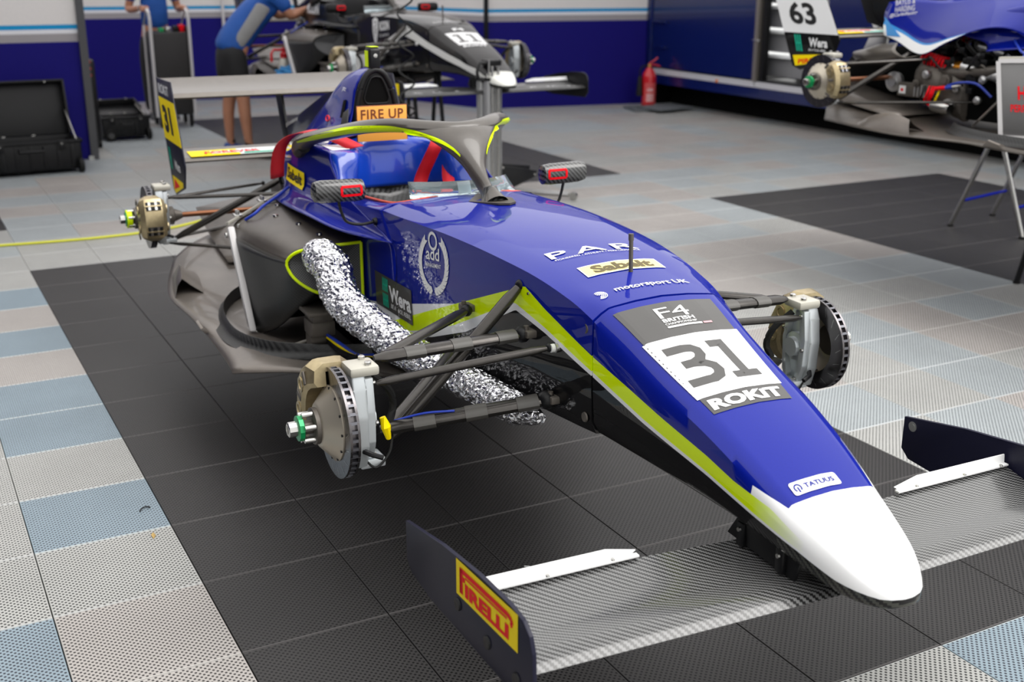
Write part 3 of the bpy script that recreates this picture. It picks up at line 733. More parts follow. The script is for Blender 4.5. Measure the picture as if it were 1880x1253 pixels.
def build_car(K, loc, rz, dz, label):
    root = empty('race_car', (loc[0], loc[1], dz), label, 'racing car', rz)
    S = dict(disc=M['disc'], disc_edge=M['disc_edge'], bell=M['bell'], hubm=M['casting'], green=M['green'], gold=M['gold'], upright=M['upright'], cream=M['cream'])
    liv, pnt, pad, low = K['livery'], K['paint'], K['pad'], K['low']
    n = lambda L: L
    # ---- nose and chassis
    rings = [ring(NX[i], NZ[i], NA[i], NZA[i], NB[i], NZB[i], NB[i]*.96, NBOT[i]) for i in range(len(NX))]
    cols = [cr([r[k] for r in rings], 44) for k in range(len(rings[0]))]
    nose = loft('nose_cone', [[c[i] for c in cols] for i in range(44)], liv, root, 50)
    tipm = [ring(x, z-.0, a, z, b, z2, b*.9, zb) for x, z, a, b, z2, zb in ()]
    rings = [ring(HX[i], HZ[i], HA[i], HZA[i], HB[i], HZB[i], HB[i]*.97, HBT[i]) for i in range(len(HX))]
    for k, p in enumerate(rings[-1]):
        if p.z > .85: p.x = -.80-abs(p.y)*.45
    cols = [cr([r[k] for r in rings], 40) for k in range(len(rings[0]))]
    mono = loft('monocoque', [[c[i] for c in cols] for i in range(40)], liv, root, 50)
    # cockpit sides: outer skin over the rim and down into the cockpit
    CT = [[(-.80-.218*.45, -.218, .938), (-1.0, -.228, .918), (-1.2, -.235, .897), (-1.45, -.24, .893)],
          [(-.80-.25*.45, -.25, .93), (-1.05, -.262, .913), (-1.2, -.27, .902), (-1.45, -.272, .898)],
          [(-.80-.280*.45, -.280, .910), (-1.05, -.285, .898), (-1.2, -.287, .886), (-1.5, -.288, .88)],
          [(-.81, -.283, .80), (-1.05, -.286, .80), (-1.2, -.287, .80), (-1.6, -.288, .80)],
          [(-.81, -.276, .60), (-1.05, -.283, .60), (-1.2, -.284, .60), (-1.6, -.286, .60)],
          [(-.80, -.270, .43), (-1.05, -.276, .40), (-1.2, -.278, .38), (-1.6, -.28, .37)],
          [(-.80, -.05, .42), (-1.05, -.05, .385), (-1.2, -.05, .37), (-1.6, -.05, .365)]]
    sk = tracks('cockpit_side', CT, liv, root, 20, mirror=False, thick=.004); both(root, sk)
    CI = [[(-.80-.218*.45, -.218, .938), (-1.0, -.228, .918), (-1.2, -.235, .897), (-1.45, -.24, .893)],
          [(-.90, -.212, .90), (-1.0, -.222, .88), (-1.2, -.228, .865), (-1.45, -.232, .86)],
          [(-.90, -.20, .74), (-1.0, -.21, .72), (-1.2, -.215, .70), (-1.6, -.22, .70)],
          [(-.90, -.10, .66), (-1.0, -.10, .60), (-1.2, -.10, .56), (-1.6, -.12, .58)], [(-.90, 0, .65), (-1.0, 0, .585), (-1.2, 0, .55), (-1.6, 0, .57)]]
    ci = tracks('cockpit_tub', CI, M['carbon'], root, 14, mirror=False, thick=0.003); both(root, ci)
    # front wall of the cockpit opening
    P = [(-.80-abs(y)*.45, y, .955-abs(y)*.1) for y in (-.216, -.12, 0, .12, .216)]
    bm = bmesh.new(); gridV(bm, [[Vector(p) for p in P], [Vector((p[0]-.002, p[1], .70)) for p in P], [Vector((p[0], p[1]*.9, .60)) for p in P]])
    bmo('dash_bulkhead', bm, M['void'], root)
    rim = [(-1.25, -.236, .899), (-1.1, -.232, .91), (-.96, -.225, .924), (-.905, -.205, .936), (-.865, -.12, .952), (-.845, 0, .958), (-.865, .12, .952), (-.905, .205, .936), (-.96, .225, .924), (-1.1, .232, .91), (-1.25, .236, .899)]
    tube('cockpit_rim', rim, .0045, K['rim'], root, 8, res=60)
    # ---- sloping seat / tub details
    tracks('seat', [[(-1.64, 0, .84), (-1.58, 0, .74), (-1.50, 0, .64), (-1.3, 0, .56)], [(-1.62, -.12, .86), (-1.56, -.13, .74), (-1.46, -.14, .66), (-1.28, -.12, .58)], [(-1.55, -.20, .88), (-1.46, -.205, .80), (-1.32, -.20, .73), (-1.22, -.18, .66)]], M['carbon'], root, 14)
    box('steering_column', (-1.0, -.02, .80), (-.84, .02, .84), M['black'], root, .008)
    bm = bmesh.new(); tubeb(bm, [(-1.0+.03*math.cos(a), .115*math.sin(a), .80+.085*math.cos(a)) for a in [R(x) for x in range(0, 361, 15)]], .012, 8); bmo('steering_wheel', bm, M['black'], root, 50)
    # ---- headrest
    HR = [[(-1.44, -.155, .90), (-1.44, -.165, .90)], ]
    prof = lambda y0, y1, zt, zb, x: None
    hr = tracks('headrest', [[(-1.70, 0, 1.045), (-1.665, 0, 1.04), (-1.645, 0, 1.0), (-1.63, 0, .92), (-1.625, 0, .855)],
                             [(-1.70, -.07, 1.04), (-1.66, -.07, 1.035), (-1.64, -.072, 1.0), (-1.625, -.076, .92), (-1.62, -.08, .855)],
                             [(-1.70, -.13, 1.03), (-1.63, -.125, 1.025), (-1.60, -.13, .99), (-1.585, -.135, .92), (-1.58, -.14, .86)],
                             [(-1.68, -.17, 1.025), (-1.52, -.155, 1.02), (-1.50, -.16, .985), (-1.49, -.17, .92), (-1.485, -.175, .87)],
                             [(-1.68, -.20, 1.02), (-1.475, -.175, 1.015), (-1.455, -.178, .98), (-1.445, -.19, .92), (-1.43, -.195, .875)],
                             [(-1.68, -.23, 1.02), (-1.47, -.225, 1.015), (-1.447, -.222, .98), (-1.43, -.22, .92), (-1.405, -.22, .88)],
                             [(-1.68, -.272, 1.012), (-1.475, -.270, 1.008), (-1.445, -.268, .98), (-1.41, -.266, .92), (-1.36, -.264, .87)],
                             [(-1.68, -.282, .99), (-1.50, -.283, .985), (-1.46, -.283, .96), (-1.42, -.283, .90), (-1.36, -.282, .86)]], K['padm'], root, 18, 26, thick=.004)
    both(root, prism('headrest_top_decal', [(-1.66, -.25, 1.0195), (-1.53, -.25, 1.0185), (-1.51, -.19, 1.0225), (-1.60, -.18, 1.0265)], (0, 0, .0012), M['white'] if K['n'] == '31' else pad, root))
    # ---- engine cover with airbox and flare
    CV = [[(-1.755, 0, 1.287), (-1.9, 0, 1.277), (-2.07, 0, 1.232), (-2.22, 0, 1.164), (-2.47, 0, 1.058), (-2.72, 0, .94)],
          [(-1.755, -.045, 1.270), (-1.9, -.042, 1.258), (-2.07, -.036, 1.21), (-2.22, -.034, 1.14), (-2.45, -.03, 1.03), (-2.68, -.02, .925)],
          [(-1.755, -.078, 1.215), (-1.9, -.075, 1.205), (-2.07, -.066, 1.155), (-2.22, -.06, 1.09), (-2.42, -.052, 1.0), (-2.64, -.04, .90)],
          [(-1.745, -.096, 1.13), (-1.9, -.098, 1.12), (-2.08, -.09, 1.07), (-2.22, -.085, 1.02), (-2.4, -.075, .955), (-2.58, -.06, .87)],
          [(-1.72, -.135, 1.055), (-1.9, -.14, 1.045), (-2.1, -.135, 1.0), (-2.22, -.125, .965), (-2.36, -.11, .915), (-2.5, -.09, .85)],
          [(-1.70, -.21, 1.02), (-1.88, -.215, 1.01), (-2.05, -.21, .975), (-2.15, -.195, .945), (-2.27, -.175, .90), (-2.4, -.15, .84)],
          [(-1.50, -.268, 1.016), (-1.75, -.277, 1.012), (-1.95, -.275, .982), (-2.07, -.262, .95), (-2.22, -.245, .915), (-2.40, -.21, .86)],
          [(-1.44, -.285, .985), (-1.70, -.294, .985), (-1.92, -.292, .955), (-2.03, -.282, .93), (-2.17, -.262, .895), (-2.33, -.235, .85)],
          [(-1.30, -.290, .915), (-1.6, -.300, .915), (-1.85, -.300, .89), (-1.97, -.294, .88), (-2.09, -.283, .86), (-2.20, -.265, .825)],
          [(-1.06, -.288, .865), (-1.4, -.300, .862), (-1.75, -.308, .856), (-1.9, -.306, .85), (-2.0, -.30, .84), (-2.1, -.285, .81)],
          [(-.80, -.288, .827), (-1.2, -.312, .827), (-1.6, -.335, .832), (-1.8, -.33, .822), (-1.95, -.32, .81), (-2.06, -.305, .79)],
          [(-.785, -.300, .838), (-1.06, -.385, .832), (-1.33, -.418, .836), (-1.6, -.412, .818), (-1.8, -.39, .798), (-2.03, -.355, .772)]]
    cov = tracks('engine_cover', CV, pnt, root, 40, 44, thick=.005)
    sh = prism('shark_fin', [(-2.20, -.004, 1.17), (-2.40, -.004, 1.13), (-3.13, -.004, .90), (-3.07, -.004, .83), (-2.72, -.004, .90)], (0, .008, 0), M['navy'] if K['n'] == '31' else M['black_paint'], root, .002)
    prism('lime_fin_tip', [(-3.135, -.005, .902), (-3.06, -.005, .826), (-3.02, -.005, .85), (-3.115, -.005, .908)], (0, .010, 0), M['lime'] if K['n'] == '31' else M['white'], sh)
    # intake arch in front of the airbox
    arch = [(y_*.88, z_) for y_, z_ in [(-.098, 1.07), (-.092, 1.13), (-.078, 1.19), (-.060, 1.235), (-.035, 1.268), (0, 1.281), (.035, 1.268), (.060, 1.235), (.078, 1.19), (.092, 1.13), (.098, 1.07)]]
    ro = tube('roll_hoop', [(-1.745, y, z) for y, z in arch], .012, M['black'], root, 12, res=50)
    A2 = [Vector((-1.742, y*.95, z-.008)) for y, z in arch]; bm = bmesh.new(); bm.faces.new([bm.verts.new(p) for p in A2]); bmo('intake_face', bm, M['black'], root)
    tri = [(-.047, 1.165), (-.050, 1.18), (-.022, 1.25), (0, 1.258), (.022, 1.25), (.050, 1.18), (.047, 1.165), (.04, 1.158), (-.04, 1.158)]
    t_ = tube('intake_lip', [(-1.735, y, z) for y, z in tri+tri[:1]], .003, M['black'], root, 8, res=50)
    bm = bmesh.new(); bm.faces.new([bm.verts.new((-1.739, y*.96, 1.20+(z-1.2)*.96)) for y, z in tri]); bmo('intake_opening', bm, M['void'], t_)
    both(root, prism('roll_hoop_bracket', [(-1.75, -.108, 1.14), (-1.80, -.112, 1.12), (-1.79, -.135, 1.05), (-1.70, -.135, 1.06)], (0, -.004, 0), M['black'], root, .001))
    bvc = bvh_of(cov)
    sd = surf_side(bvc, -1.0, 0, off=.003)
    prism('side_vent', [sd(-.80+dx, 1.13+dz) for dx, dz in ((-.06, .03), (-.03, .035), (-.015, -.03), (-.045, -.035))], (0, -.002, 0), M['void'], root)
    if K['n'] == '31':
        c_ = prism('camera_pod', [(-1.735, -.020, 1.285), (-1.735, -.020, 1.358), (-1.75, -.020, 1.366), (-1.80, -.020, 1.362), (-1.805, -.020, 1.285)], (0, .040, 0), M['black'], root, .006)
        box('lime_panel', (-1.795, -.0225, 1.292), (-1.760, -.0205, 1.352), M['lime'], c_)
        prism('lime_top', [(-1.745, -.017, 1.3665), (-1.745, .017, 1.3665), (-1.795, .017, 1.3655), (-1.795, -.017, 1.3655)], (0, 0, .002), M['lime'], c_)
        lathe('lens', [(0, 0), (0, .008), (.002, .008), (.003, 0)], (-1.7355, 0, 1.335), (1, 0, 0), M['steel'], c_, 14)
    # red pull loop and round badge
        loop = [(-1.95+.045*math.cos(a)-.06, -.16, 1.075+.009*math.sin(a)) for a in [R(x) for x in range(0, 361, 20)]]
        tube('pull_loop', [sd(p[0]+1.0, p[2])+Vector((0, -.01, 0)) for p in loop], .003, M['red'], root, 6)
        place('round_badge', ([(.022*math.cos(R(a)), .022*math.sin(R(a))) for a in range(0, 360, 20)], [tuple(range(18))]), M['white'], surf_side(bvc, -1.72, 1.04, off=.004), root)
        place('badge_letter', textmesh('E', .016, .02, .03), M['red'], surf_side(bvc, -1.728, 1.03, off=.006), root)
    # ---- halo
    HC = [(-1.80, -.30, .985), (-1.67, -.31, 1.035), (-1.56, -.31, 1.065), (-1.33, -.29, 1.112), (-1.15, -.240, 1.150), (-1.04, -.170, 1.163), (-.965, -.09, 1.160), (-.935, 0, 1.156)]
    full = HC + [(x, -y, z) for x, y, z in reversed(HC[:-1])]
    bm = bmesh.new(); pts = cr(full, 72); rows = []
    for i, p in enumerate(pts):
        d = pts[min(i+1, 71)]-pts[max(i-1, 0)]; s, u = frame(d)
        q_ = 1-abs(2*i/71-1); ww = .026+.034*math.sin(min(1, q_*1.35)*PI)**.8*(1 if q_ < .8 else 1)+(.006 if q_ > .8 else 0); hh = .023
        rows.append([p+s*ww*math.cos(a)*(1-.15*abs(math.sin(a)))+u*hh*math.sin(a) for a in [2*PI*j/14 for j in range(14)]])
    vr = gridV(bm, rows, True); bm.faces.new(vr[0]); bm.faces.new(vr[-1])
    halo = bmo('halo', bm, M['halo'], root, 50)
    pil = [(-.955, 0, 1.155, .165), (-.910, 0, 1.140, .100), (-.872, 0, 1.112, .052), (-.845, 0, 1.085, .033), (-.815, 0, 1.052, .026), (-.775, 0, 1.018, .020), (-.735, 0, .99, .020), (-.69, 0, .962, .030), (-.655, 0, .945, .045)]
    pr_ = cr([q[:3] for q in pil], 26); wr_ = [q.x for q in cr([(q[3], 0, i*.03) for i, q in enumerate(pil)], 26)]; bm = bmesh.new(); rows = []
    for i, p in enumerate(pr_):
        d = pr_[min(i+1, 25)]-pr_[max(i-1, 0)]; s, u = frame(d); t = i/25; ww = wr_[i]; hh = .024+(.012 if t > .8 else 0)+.008*t
        droop = .10*ww
        rows.append([p+s*ww*math.cos(a)+u*hh*math.sin(a)-Vector((.9, 0, 0))*(ww*ww*math.cos(a)**2)*2.2 for a in [2*PI*j/20 for j in range(20)]])
    vr = gridV(bm, rows, True); pill = bmo('halo_pillar', bm, M['halo'], halo, 60)
    prism('halo_mount_plate', [(-.80, 0, .9605), (-.70, -.075, .957), (-.58, -.03, .969), (-.56, 0, .970), (-.58, .03, .969), (-.70, .075, .957)], (0, 0, .006), M['carbon_dust'], halo)
    lathe('halo_fairing', [(0, .05), (.01, .036), (.03, .026), (.05, .02), (.055, 0)], (-.685, 0, .955), (-.35, 0, 1), M['carbon'], halo, 20)
    # lime outline along the lower outer edge, laid onto the surface
    bvh_ = bvh_of(halo, pill)
    LS = [(-1.62, -.33, 1.045, .2), (-1.50, -.33, 1.070, .8), (-1.33, -.33, 1.106, 1), (-1.18, -.29, 1.137, 1), (-1.05, -.21, 1.152, 1), (-.97, -.15, 1.146, .9), (-.92, -.085, 1.128, .8), (-.885, -.052, 1.105, .6), (-.862, -.038, 1.085, .3)]
    if K['n'] == '31':
        L2 = cr([q[:3] for q in LS], 60); LW = [q.x for q in cr([(q[3], 0, i*.1) for i, q in enumerate(LS)], 60)]
        for sg in (-1, 1):
            rows = []
            for i, p in enumerate(L2):
                ray = Vector((.45, -1, 0)).lerp(Vector((1, -.25, 0)), i/59).normalized(); row = []
                for k in range(4):
                    q = p+Vector((0, 0, .013*LW[i]*(k/1.5-1))); h = bvh_.ray_cast(q+ray*.25, -ray)
                    h = h[0]+ray*.002 if h[0] else q
                    row.append(Vector((h.x, -h.y*sg, h.z)))
                rows.append(row)
            bm = bmesh.new(); gridV(bm, rows); o = bmo('lime_stripe', bm, M['lime'], halo)
    both(root, tube('halo_rear_mount', [(-1.86, -.285, .97), (-1.78, -.30, .99), (-1.70, -.305, 1.02)], [.02, .03, .03], M['black'], root, 12, res=8))
    # windscreen
    ws = []
    for k in range(13):
        a = R(-62+124*k/12); ws.append([Vector((-.985+.165*math.cos(a)*1.0, .215*math.sin(a), .945)), Vector((-1.04+.17*math.cos(a), .20*math.sin(a), .985+.012*math.cos(a)))])
    bm = bmesh.new(); gridV(bm, ws); o = bmo('windscreen', bm, M['glass'], root, 60); md = o.modifiers.new('t', 'SOLIDIFY'); md.thickness = .002
    if K['n'] == '31': prism('paper_label', [(-.868, -.035, .958), (-.868, .01, .958), (-.882, .01, .985), (-.882, -.035, .985)], (.0015, 0, 0), M['white'], root)
    # ---- mirrors
    mm = M['carbon_mirror'] if K['n'] == '31' else M['black']
    rows = []
    for k, (dy, s) in enumerate(((-.088, .55), (-.082, .86), (-.06, 1), (.05, 1), (.078, .9), (.084, .6))):
        rows.append([Vector((-.98+.034*s*math.cos(a)*(1.0 if math.cos(a) > 0 else .9), -.405+dy, .975+dy*-.02+.037*s*math.copysign(abs(math.sin(a))**.7, math.sin(a)))) for a in [2*PI*j/16 for j in range(16)]])
    mi = loft('mirror', rows, mm, root, 45)
    tube('mirror_stalk', [(-.975, -.41, .95), (-.975, -.40, .905), (-.972, -.385, .875), (-.97, -.34, .862), (-.975, -.285, .866)], .005, M['black'], mi, 8, res=20)
    lathe('stalk_boss', [(0, 0), (0, .013), (.01, .011), (.012, 0)], (-.975, -.284, .866), (0, -1, 0), M['black'], mi, 16)
    box('mirror_glass', (-1.012, -.475, .955), (-1.007, -.34, .995), M['steel'], mi, .002)
    VF = addVF(strokes([[(0, 0), (.066, 0)], [(.066, 0), (.066, .028)], [(.066, .028), (0, .028)], [(0, .028), (0, 0)]], .008))
    bvm = bvh_of(mi)
    def fm(u, v):
        h = bvm.ray_cast(Vector((-.5, -.405+u, .964+v)), Vector((-1, 0, 0))); return (h[0] if h[0] else Vector((-.95, -.405+u, .964+v)))+Vector((.0015, 0, 0))
    if K['n'] != '63': place('red_outline', VF, M['red'], fm, mi, sub=.012)
    both(root, mi)
    # ---- suspension and corners, right then left
    hF = .592
    for o in corner(root, 0, -.741, hF, 160, S, cs=58): both(root, o)
    for o in corner(root, -2.75, -.735, .585, 8, S, 2 if K['n'] == '31' else True): both(root, o)
    up = (0, -.645, .737); 
    A = [arm(root, (-.02, -.635, .735), (.02, -.245, .757), .024, .6, tapes=3), arm(root, (-.04, -.60, .733), (-.27, -.275, .748), .019, .6),
         arm(root, (.035, -.65, .690), (.135, -.225, .752), .013, .8, name='track_rod'),
         arm(root, (-.02, -.60, .515), (-.03, -.225, .875), .0165, 1.0, name='push_rod'),
         arm(root, (-.02, -.625, .545), (.12, -.225, .607), .027, .62, tapes=3), arm(root, (-.04, -.60, .53), (-.33, -.27, .63), .021, .6)]
    for o in A: both(root, o)
    o = lathe('track_rod_washer', [(0, 0), (0, .026), (.003, .026), (.004, .012), (.014, .012), (.014, 0)], (.145, -.202, .752), (0, -1, 0), M['steel'], root, 22); both(root, o)
    o = lathe('white_collar', [(.0, 0), (0, .011), (.010, .011), (.010, 0)], (.142, -.217, .752), (0, -1, 0), M['white'], root, 16); both(root, o)
    for p in ((.03, -.235, .762), (-.285, -.272, .752), (.13, -.215, .612)):
        bm = bmesh.new(); boxb(bm, (p[0]-.022, p[1]-.012, p[2]-.010), (p[0]+.022, p[1]+.03, p[2]+.010), None, .004); cylb(bm, (p[0], p[1]-.004, p[2]-.016), (p[0], p[1]-.004, p[2]+.020), .007, n=8)
        both(root, bmo('arm_bracket', bm, M['casting'], root, 35))
    both(root, tube('brake_hose', [(.0, -.65, .70), (-.02, -.60, .65), (-.03, -.585, .60), (-.02, -.60, .56)], .010, M['rubber'], root, 8, res=16))
    both(root, tube('sensor_cable', [(.03, -.69, .50), (.04, -.66, .47), (.03, -.62, .50), (.0, -.60, .53)], .003, M['rubber'], root, 6, res=16))
    both(root, tube('brake_line', [(-.02, -.60, .56), (.02, -.52, .585), (.05, -.45, .59)], .003, M['blue_hose'], root, 6, res=10))
    if K['n'] == '31':
        tube('yellow_tape_knot', [(.0, -.625, .585), (.005, -.618, .56), (.0, -.61, .525)], [.008, .013, .007], M['yellow'], root, 8)
    RA = [arm(root, (-2.70, -.65, .675), (-2.45, -.17, .70), .014, .6), arm(root, (-2.72, -.66, .67), (-3.0, -.15, .655), .011, .7),
          arm(root, (-2.74, -.63, .48), (-2.62, -.15, .74), .0155, 1.0, name='push_rod'),
          arm(root, (-2.70, -.66, .47), (-2.15, -.22, .50), .013, .6), arm(root, (-2.78, -.65, .475), (-3.05, -.14, .47), .012, .6),
          arm(root, (-2.75, -.68, .585), (-2.75, -.12, .58), .0125, 1.0, m=M['copper'], name='drive_shaft', ends=False)]
    for o in RA: both(root, o)
    both(root, lathe('drive_joint', [(0, 0), (0, .038), (.05, .042), (.055, .030), (.09, .016), (.09, 0)], (-2.75, -.68, .585), (0, 1, 0), M['casting'], root, 24))
    # ---- gearbox and engine
    g = loft('gearbox', [[Vector((x, wx*math.cos(a), zc+hz*math.sin(a))) for a in [2*PI*j/12+PI/12 for j in range(12)]] for x, wx, hz, zc in ((-2.02, .17, .19, .62), (-2.2, .18, .20, .62), (-2.35, .14, .17, .61), (-2.6, .13, .16, .60), (-2.9, .11, .14, .60), (-3.1, .09, .11, .60), (-3.2, .05, .07, .60))], M['casting'] if K['n'] != '63' else M['void'], root, 30)
    if K['n'] != '63': loft('engine_bay_cover', [[Vector((x, wy*math.copysign(abs(math.cos(a))**.7, math.cos(a)), zc+hz*math.copysign(abs(math.sin(a))**.7, math.sin(a)))) for a in [2*PI*j/20 for j in range(20)]] for x, wy, hz, zc in ((-2.0, .245, .20, .66), (-2.15, .25, .20, .66), (-2.35, .22, .19, .66), (-2.55, .15, .15, .65), (-2.70, .10, .10, .64))], M['black'], root, 40)
    bm = bmesh.new()
    for i in range(26):
        a = random.Random(i); x = -2.05-a.random()*.55; y = -.225-a.random()*.02+max(0, -2.2-x)*.22; z = .52+a.random()*.28
        if i % 3: boxb(bm, (x-.02, y-.02, z-.012), (x+.02, y+.03, z+.018), None, .003)
        else: cylb(bm, (x, y-.03, z), (x, y+.03, z), .014+.01*a.random(), n=10)
    both(root, bmo('engine_ancillaries', bm, M['black'], root, 30, kind='stuff'))
    for i in range(6):
        a = random.Random(40+i); x = -2.0-a.random()*.3; 
        both(root, tube('wiring_loom', [(x, -.20, .90-a.random()*.1), (x-.1, -.25, .80), (x-.03, -.22, .70), (x-.2, -.18, .55)], .006, M['black'], root, 6, res=14))
    both(root, tube('spring', helix((-2.15, -.07, .86), (-2.42, -.07, .80), .028, 8), .005, M['red'] if K['n'] == '63' else M['black'], root, 6))
    both(root, tube('damper', [(-2.1, -.07, .87), (-2.5, -.07, .785)], .018, M['gold'], root, 10))
    both(root, tube('exhaust_pipe', [(-1.9, -.2, .70), (-2.1, -.24, .66), (-2.35, -.20, .64), (-2.5, -.16, .70)], .028, M['casting'], root, 12, res=20))
    tube('air_pipe', [(-1.75, -.12, .72), (-2.0, -.16, .74), (-2.2, -.18, .78)], .03, M['alu'], root, 12, res=12)
    box('engine_block', (-2.05, -.16, .45), (-1.66, .16, .84), M['casting'], root, .02)
    box('cable_white_plug', (-2.10, -.262, .87), (-2.07, -.25, .93), M['cream'], root, .004)
    # ---- rear wing
    rw = loft('rear_wing_plane', [[Vector((-3.035-a, y, 1.062+b)) for a, b in ((0, .012), (.02, .030), (.10, .038), (.22, .052), (.30, .078), (.30, .074), (.2, .036), (.10, .012), (.02, .002))] for y in (-.537, .537)], M['wing_sat'] if K['n'] == '31' else M['black_paint'], root, 30)
    lw = loft('lower_wing_plane', [[Vector((-2.885-a, y, .790+b)) for a, b in ((0, .01), (.02, .026), (.10, .034), (.17, .045), (.17, .04), (.10, .012), (.02, .0))] for y in (-.537, .537)], M['wing_sat'], root, 30)
    if K['n'] != '11':
        x0 = -2.897
        for i, (ya_, yb_, m_) in enumerate(((-.50, -.27, 'yellow'), (-.27, -.05, 'white'), (-.05, .50, 'yellow'))):
            prism('wing_sticker', [(x0, ya_, .8185), (x0-.11, ya_, .8265), (x0-.11, yb_, .8265), (x0, yb_, .8185)], (0, 0, .002), M[m_], lw)
        prism('wing_sticker', [(x0-.02, -.40, .8235), (x0-.07, -.40, .827), (x0-.08, -.02, .827), (x0-.03, -.02, .8235)], (0, 0, .002), M['white'], lw)
        place('sticker_letters', textmesh('FOREVER', .26, .04, .03), M['red'], quadfn((x0-.02, -.43, .825), (0, 1, 0), (-1, 0, .07), .003), lw)
        prism('green_sticker', [(x0-.005, -.25, .8205), (x0-.02, -.25, .8225), (x0-.02, -.05, .8225), (x0-.005, -.05, .8205)], (0, 0, .002), M['teal'], lw)
    ep = [(-3.40, 1.14), (-3.025, 1.148), (-2.821, .789), (-2.867, .679), (-3.104, .612), (-3.164, .630)]
    e1 = prism('rear_wing_endplate', [(x, -.54, z) for x, z in ep], (0, -.006, 0), M['navy_matte'] if K['n'] == '31' else M['black_paint'], root, .001)
    both(root, e1) 
    EF = lambda u, v: Vector((u, -.5475, v))
    def ext(z, f):   # x along the plate at height z, f 0 rear .. 1 front
        zs = [.60, .679, .789, 1.149]; rr = [-3.15, -3.185, -3.236, -3.402]; ff = [-3.0, -2.867, -2.821, -3.026]
        I = lambda q: next(q[i]+(q[i+1]-q[i])*(z-zs[i])/(zs[i+1]-zs[i]) for i in range(3) if z <= zs[i+1]+1e-6)
        a, b = I(rr), I(ff); return a+(b-a)*f
    band = lambda z0, z1, f0=0.03, f1=.97: [(ext(z0, f0), -.5465, z0), (ext(z0, f1), -.5465, z0), (ext(z1, f1), -.5465, z1), (ext(z1, f0), -.5465, z1)]
    if K['n'] == '31':
        prism('yellow_number_panel', band(.865, 1.055, .0, 1.0), (0, -.0008, 0), M['yellow'], e1)
        place('number', textmesh('31', .20, .125, .05, 0), M['ink'], lambda u, v: Vector((ext(.90+v, .16)+u, -.5490, .90+v)), e1)
        place('sponsor_name', textmesh('ROKiT', .25, .045, .03), M['white'], lambda u, v: Vector((ext(1.075+v, .12)+u, -.5475, 1.075+v)), e1)
        place('sponsor_name', textmesh('Wera', .13, .045, .03), M['white'], lambda u, v: Vector((ext(.74+v, .40)+u, -.5475, .74+v)), e1)
        place('sponsor_mark', strokes([[(.0+.018*k, 0), (.0+.018*k, .10)] for k in range(3)]+[[(0, .05), (.036, .05)]], .011), M['teal'], lambda u, v: Vector((ext(.73+v, .12)+u, -.5475, .73+v)), e1)
        prism('yellow_corner_panel', [(-3.14, -.5465, .636), (-3.10, -.5465, .620), (-2.90, -.5465, .678), (-2.90, -.5465, .700), (-3.15, -.5465, .70)], (0, -.0008, 0), M['yellow'], e1)
        prism('red_mark', [(-3.12, -.5478, .637), (-2.98, -.5478, .670), (-3.10, -.5478, .690)], (0, -.0008, 0), M['red'], e1)
    elif K['n'] == '63':
        prism('white_number_panel', band(.815, 1.145, .0, 1.0), (0, -.0008, 0), M['white'], e1)
        place('number', textmesh('63', .20, .12, .03), M['ink'], lambda u, v: Vector((ext(.862+v, .20)+u, -.5490, .862+v)), e1)
        place('sponsor_name', textmesh('Wera', .14, .05, .03), M['white'], lambda u, v: Vector((ext(.742+v, .45)+u, -.5475, .742+v)), e1)
        place('sponsor_line', textmesh('BE A TOOL REBEL', .13, .012, .01), M['white'], lambda u, v: Vector((ext(.72+v, .45)+u, -.5475, .72+v)), e1)
        place('sponsor_mark', strokes([[(.018*k, 0), (.018*k, .09)] for k in range(3)]+[[(0, .045), (.036, .045)]], .010), M['teal'], lambda u, v: Vector((ext(.715+v, .2)+u, -.5475, .715+v)), e1)
        prism('yellow_sticker', [(-3.14, -.5465, .632), (-2.88, -.5465, .675), (-2.88, -.5465, .71), (-3.165, -.5465, .69)], (0, -.0008, 0), M['yellow'], e1)
        place('sticker_letters', textmesh('PIRELLI', .19, .028, .03), M['red'], lambda u, v: Vector((-3.12+u, -.548, .642+v+u*.12)), e1)
    prism('wing_pylon', [(-2.98, -.012, .64), (-2.95, -.012, .815), (-3.06, -.012, .84), (-3.16, -.012, .64)], (0, .024, 0), M['alu'], root, .003)
    prism('wing_pylon', [(-3.02, -.006, .84), (-3.12, -.006, 1.08), (-3.24, -.006, 1.09), (-3.12, -.006, .86)], (0, .012, 0), M['black'], root, .002)
    # ---- floor with raised lip, sidepod, radiator
    FT = [[(-.30, 0, .47), (-.6, 0, .43), (-.9, 0, .37), (-1.5, 0, .35), (-2.3, 0, .36), (-2.9, 0, .46)],
          [(-.32, -.15, .47), (-.6, -.18, .43), (-.9, -.2, .37), (-1.5, -.2, .35), (-2.3, -.2, .36), (-2.95, -.2, .46)],
          [(-.40, -.22, .465), (-.65, -.25, .42), (-.92, -.30, .372), (-1.5, -.3, .352), (-2.3, -.3, .362), (-2.95, -.3, .45)],
          [(-.86, -.32, .37), (-.95, -.36, .37), (-1.1, -.42, .37), (-1.6, -.42, .365), (-2.3, -.42, .37), (-2.95, -.42, .44)],
          [(-1.06, -.56, .36), (-1.12, -.58, .37), (-1.3, -.60, .38), (-1.7, -.6, .375), (-2.3, -.56, .375), (-2.9, -.52, .42)],
          [(-1.14, -.70, .355), (-1.2, -.69, .37), (-1.4, -.68, .378), (-1.7, -.68, .38), (-2.3, -.66, .38), (-2.85, -.58, .40)],
          [(-1.17, -.745, .35), (-1.3, -.738, .352), (-1.62, -.74, .362), (-1.8, -.752, .372), (-2.22, -.765, .365), (-2.80, -.64, .37)]]
    fo = tracks('underfloor', FT, M['carbon_floor'] if K['n'] == '31' else M['carbon_dust'], root, 40, 30, thick=.006)
    FL = fo
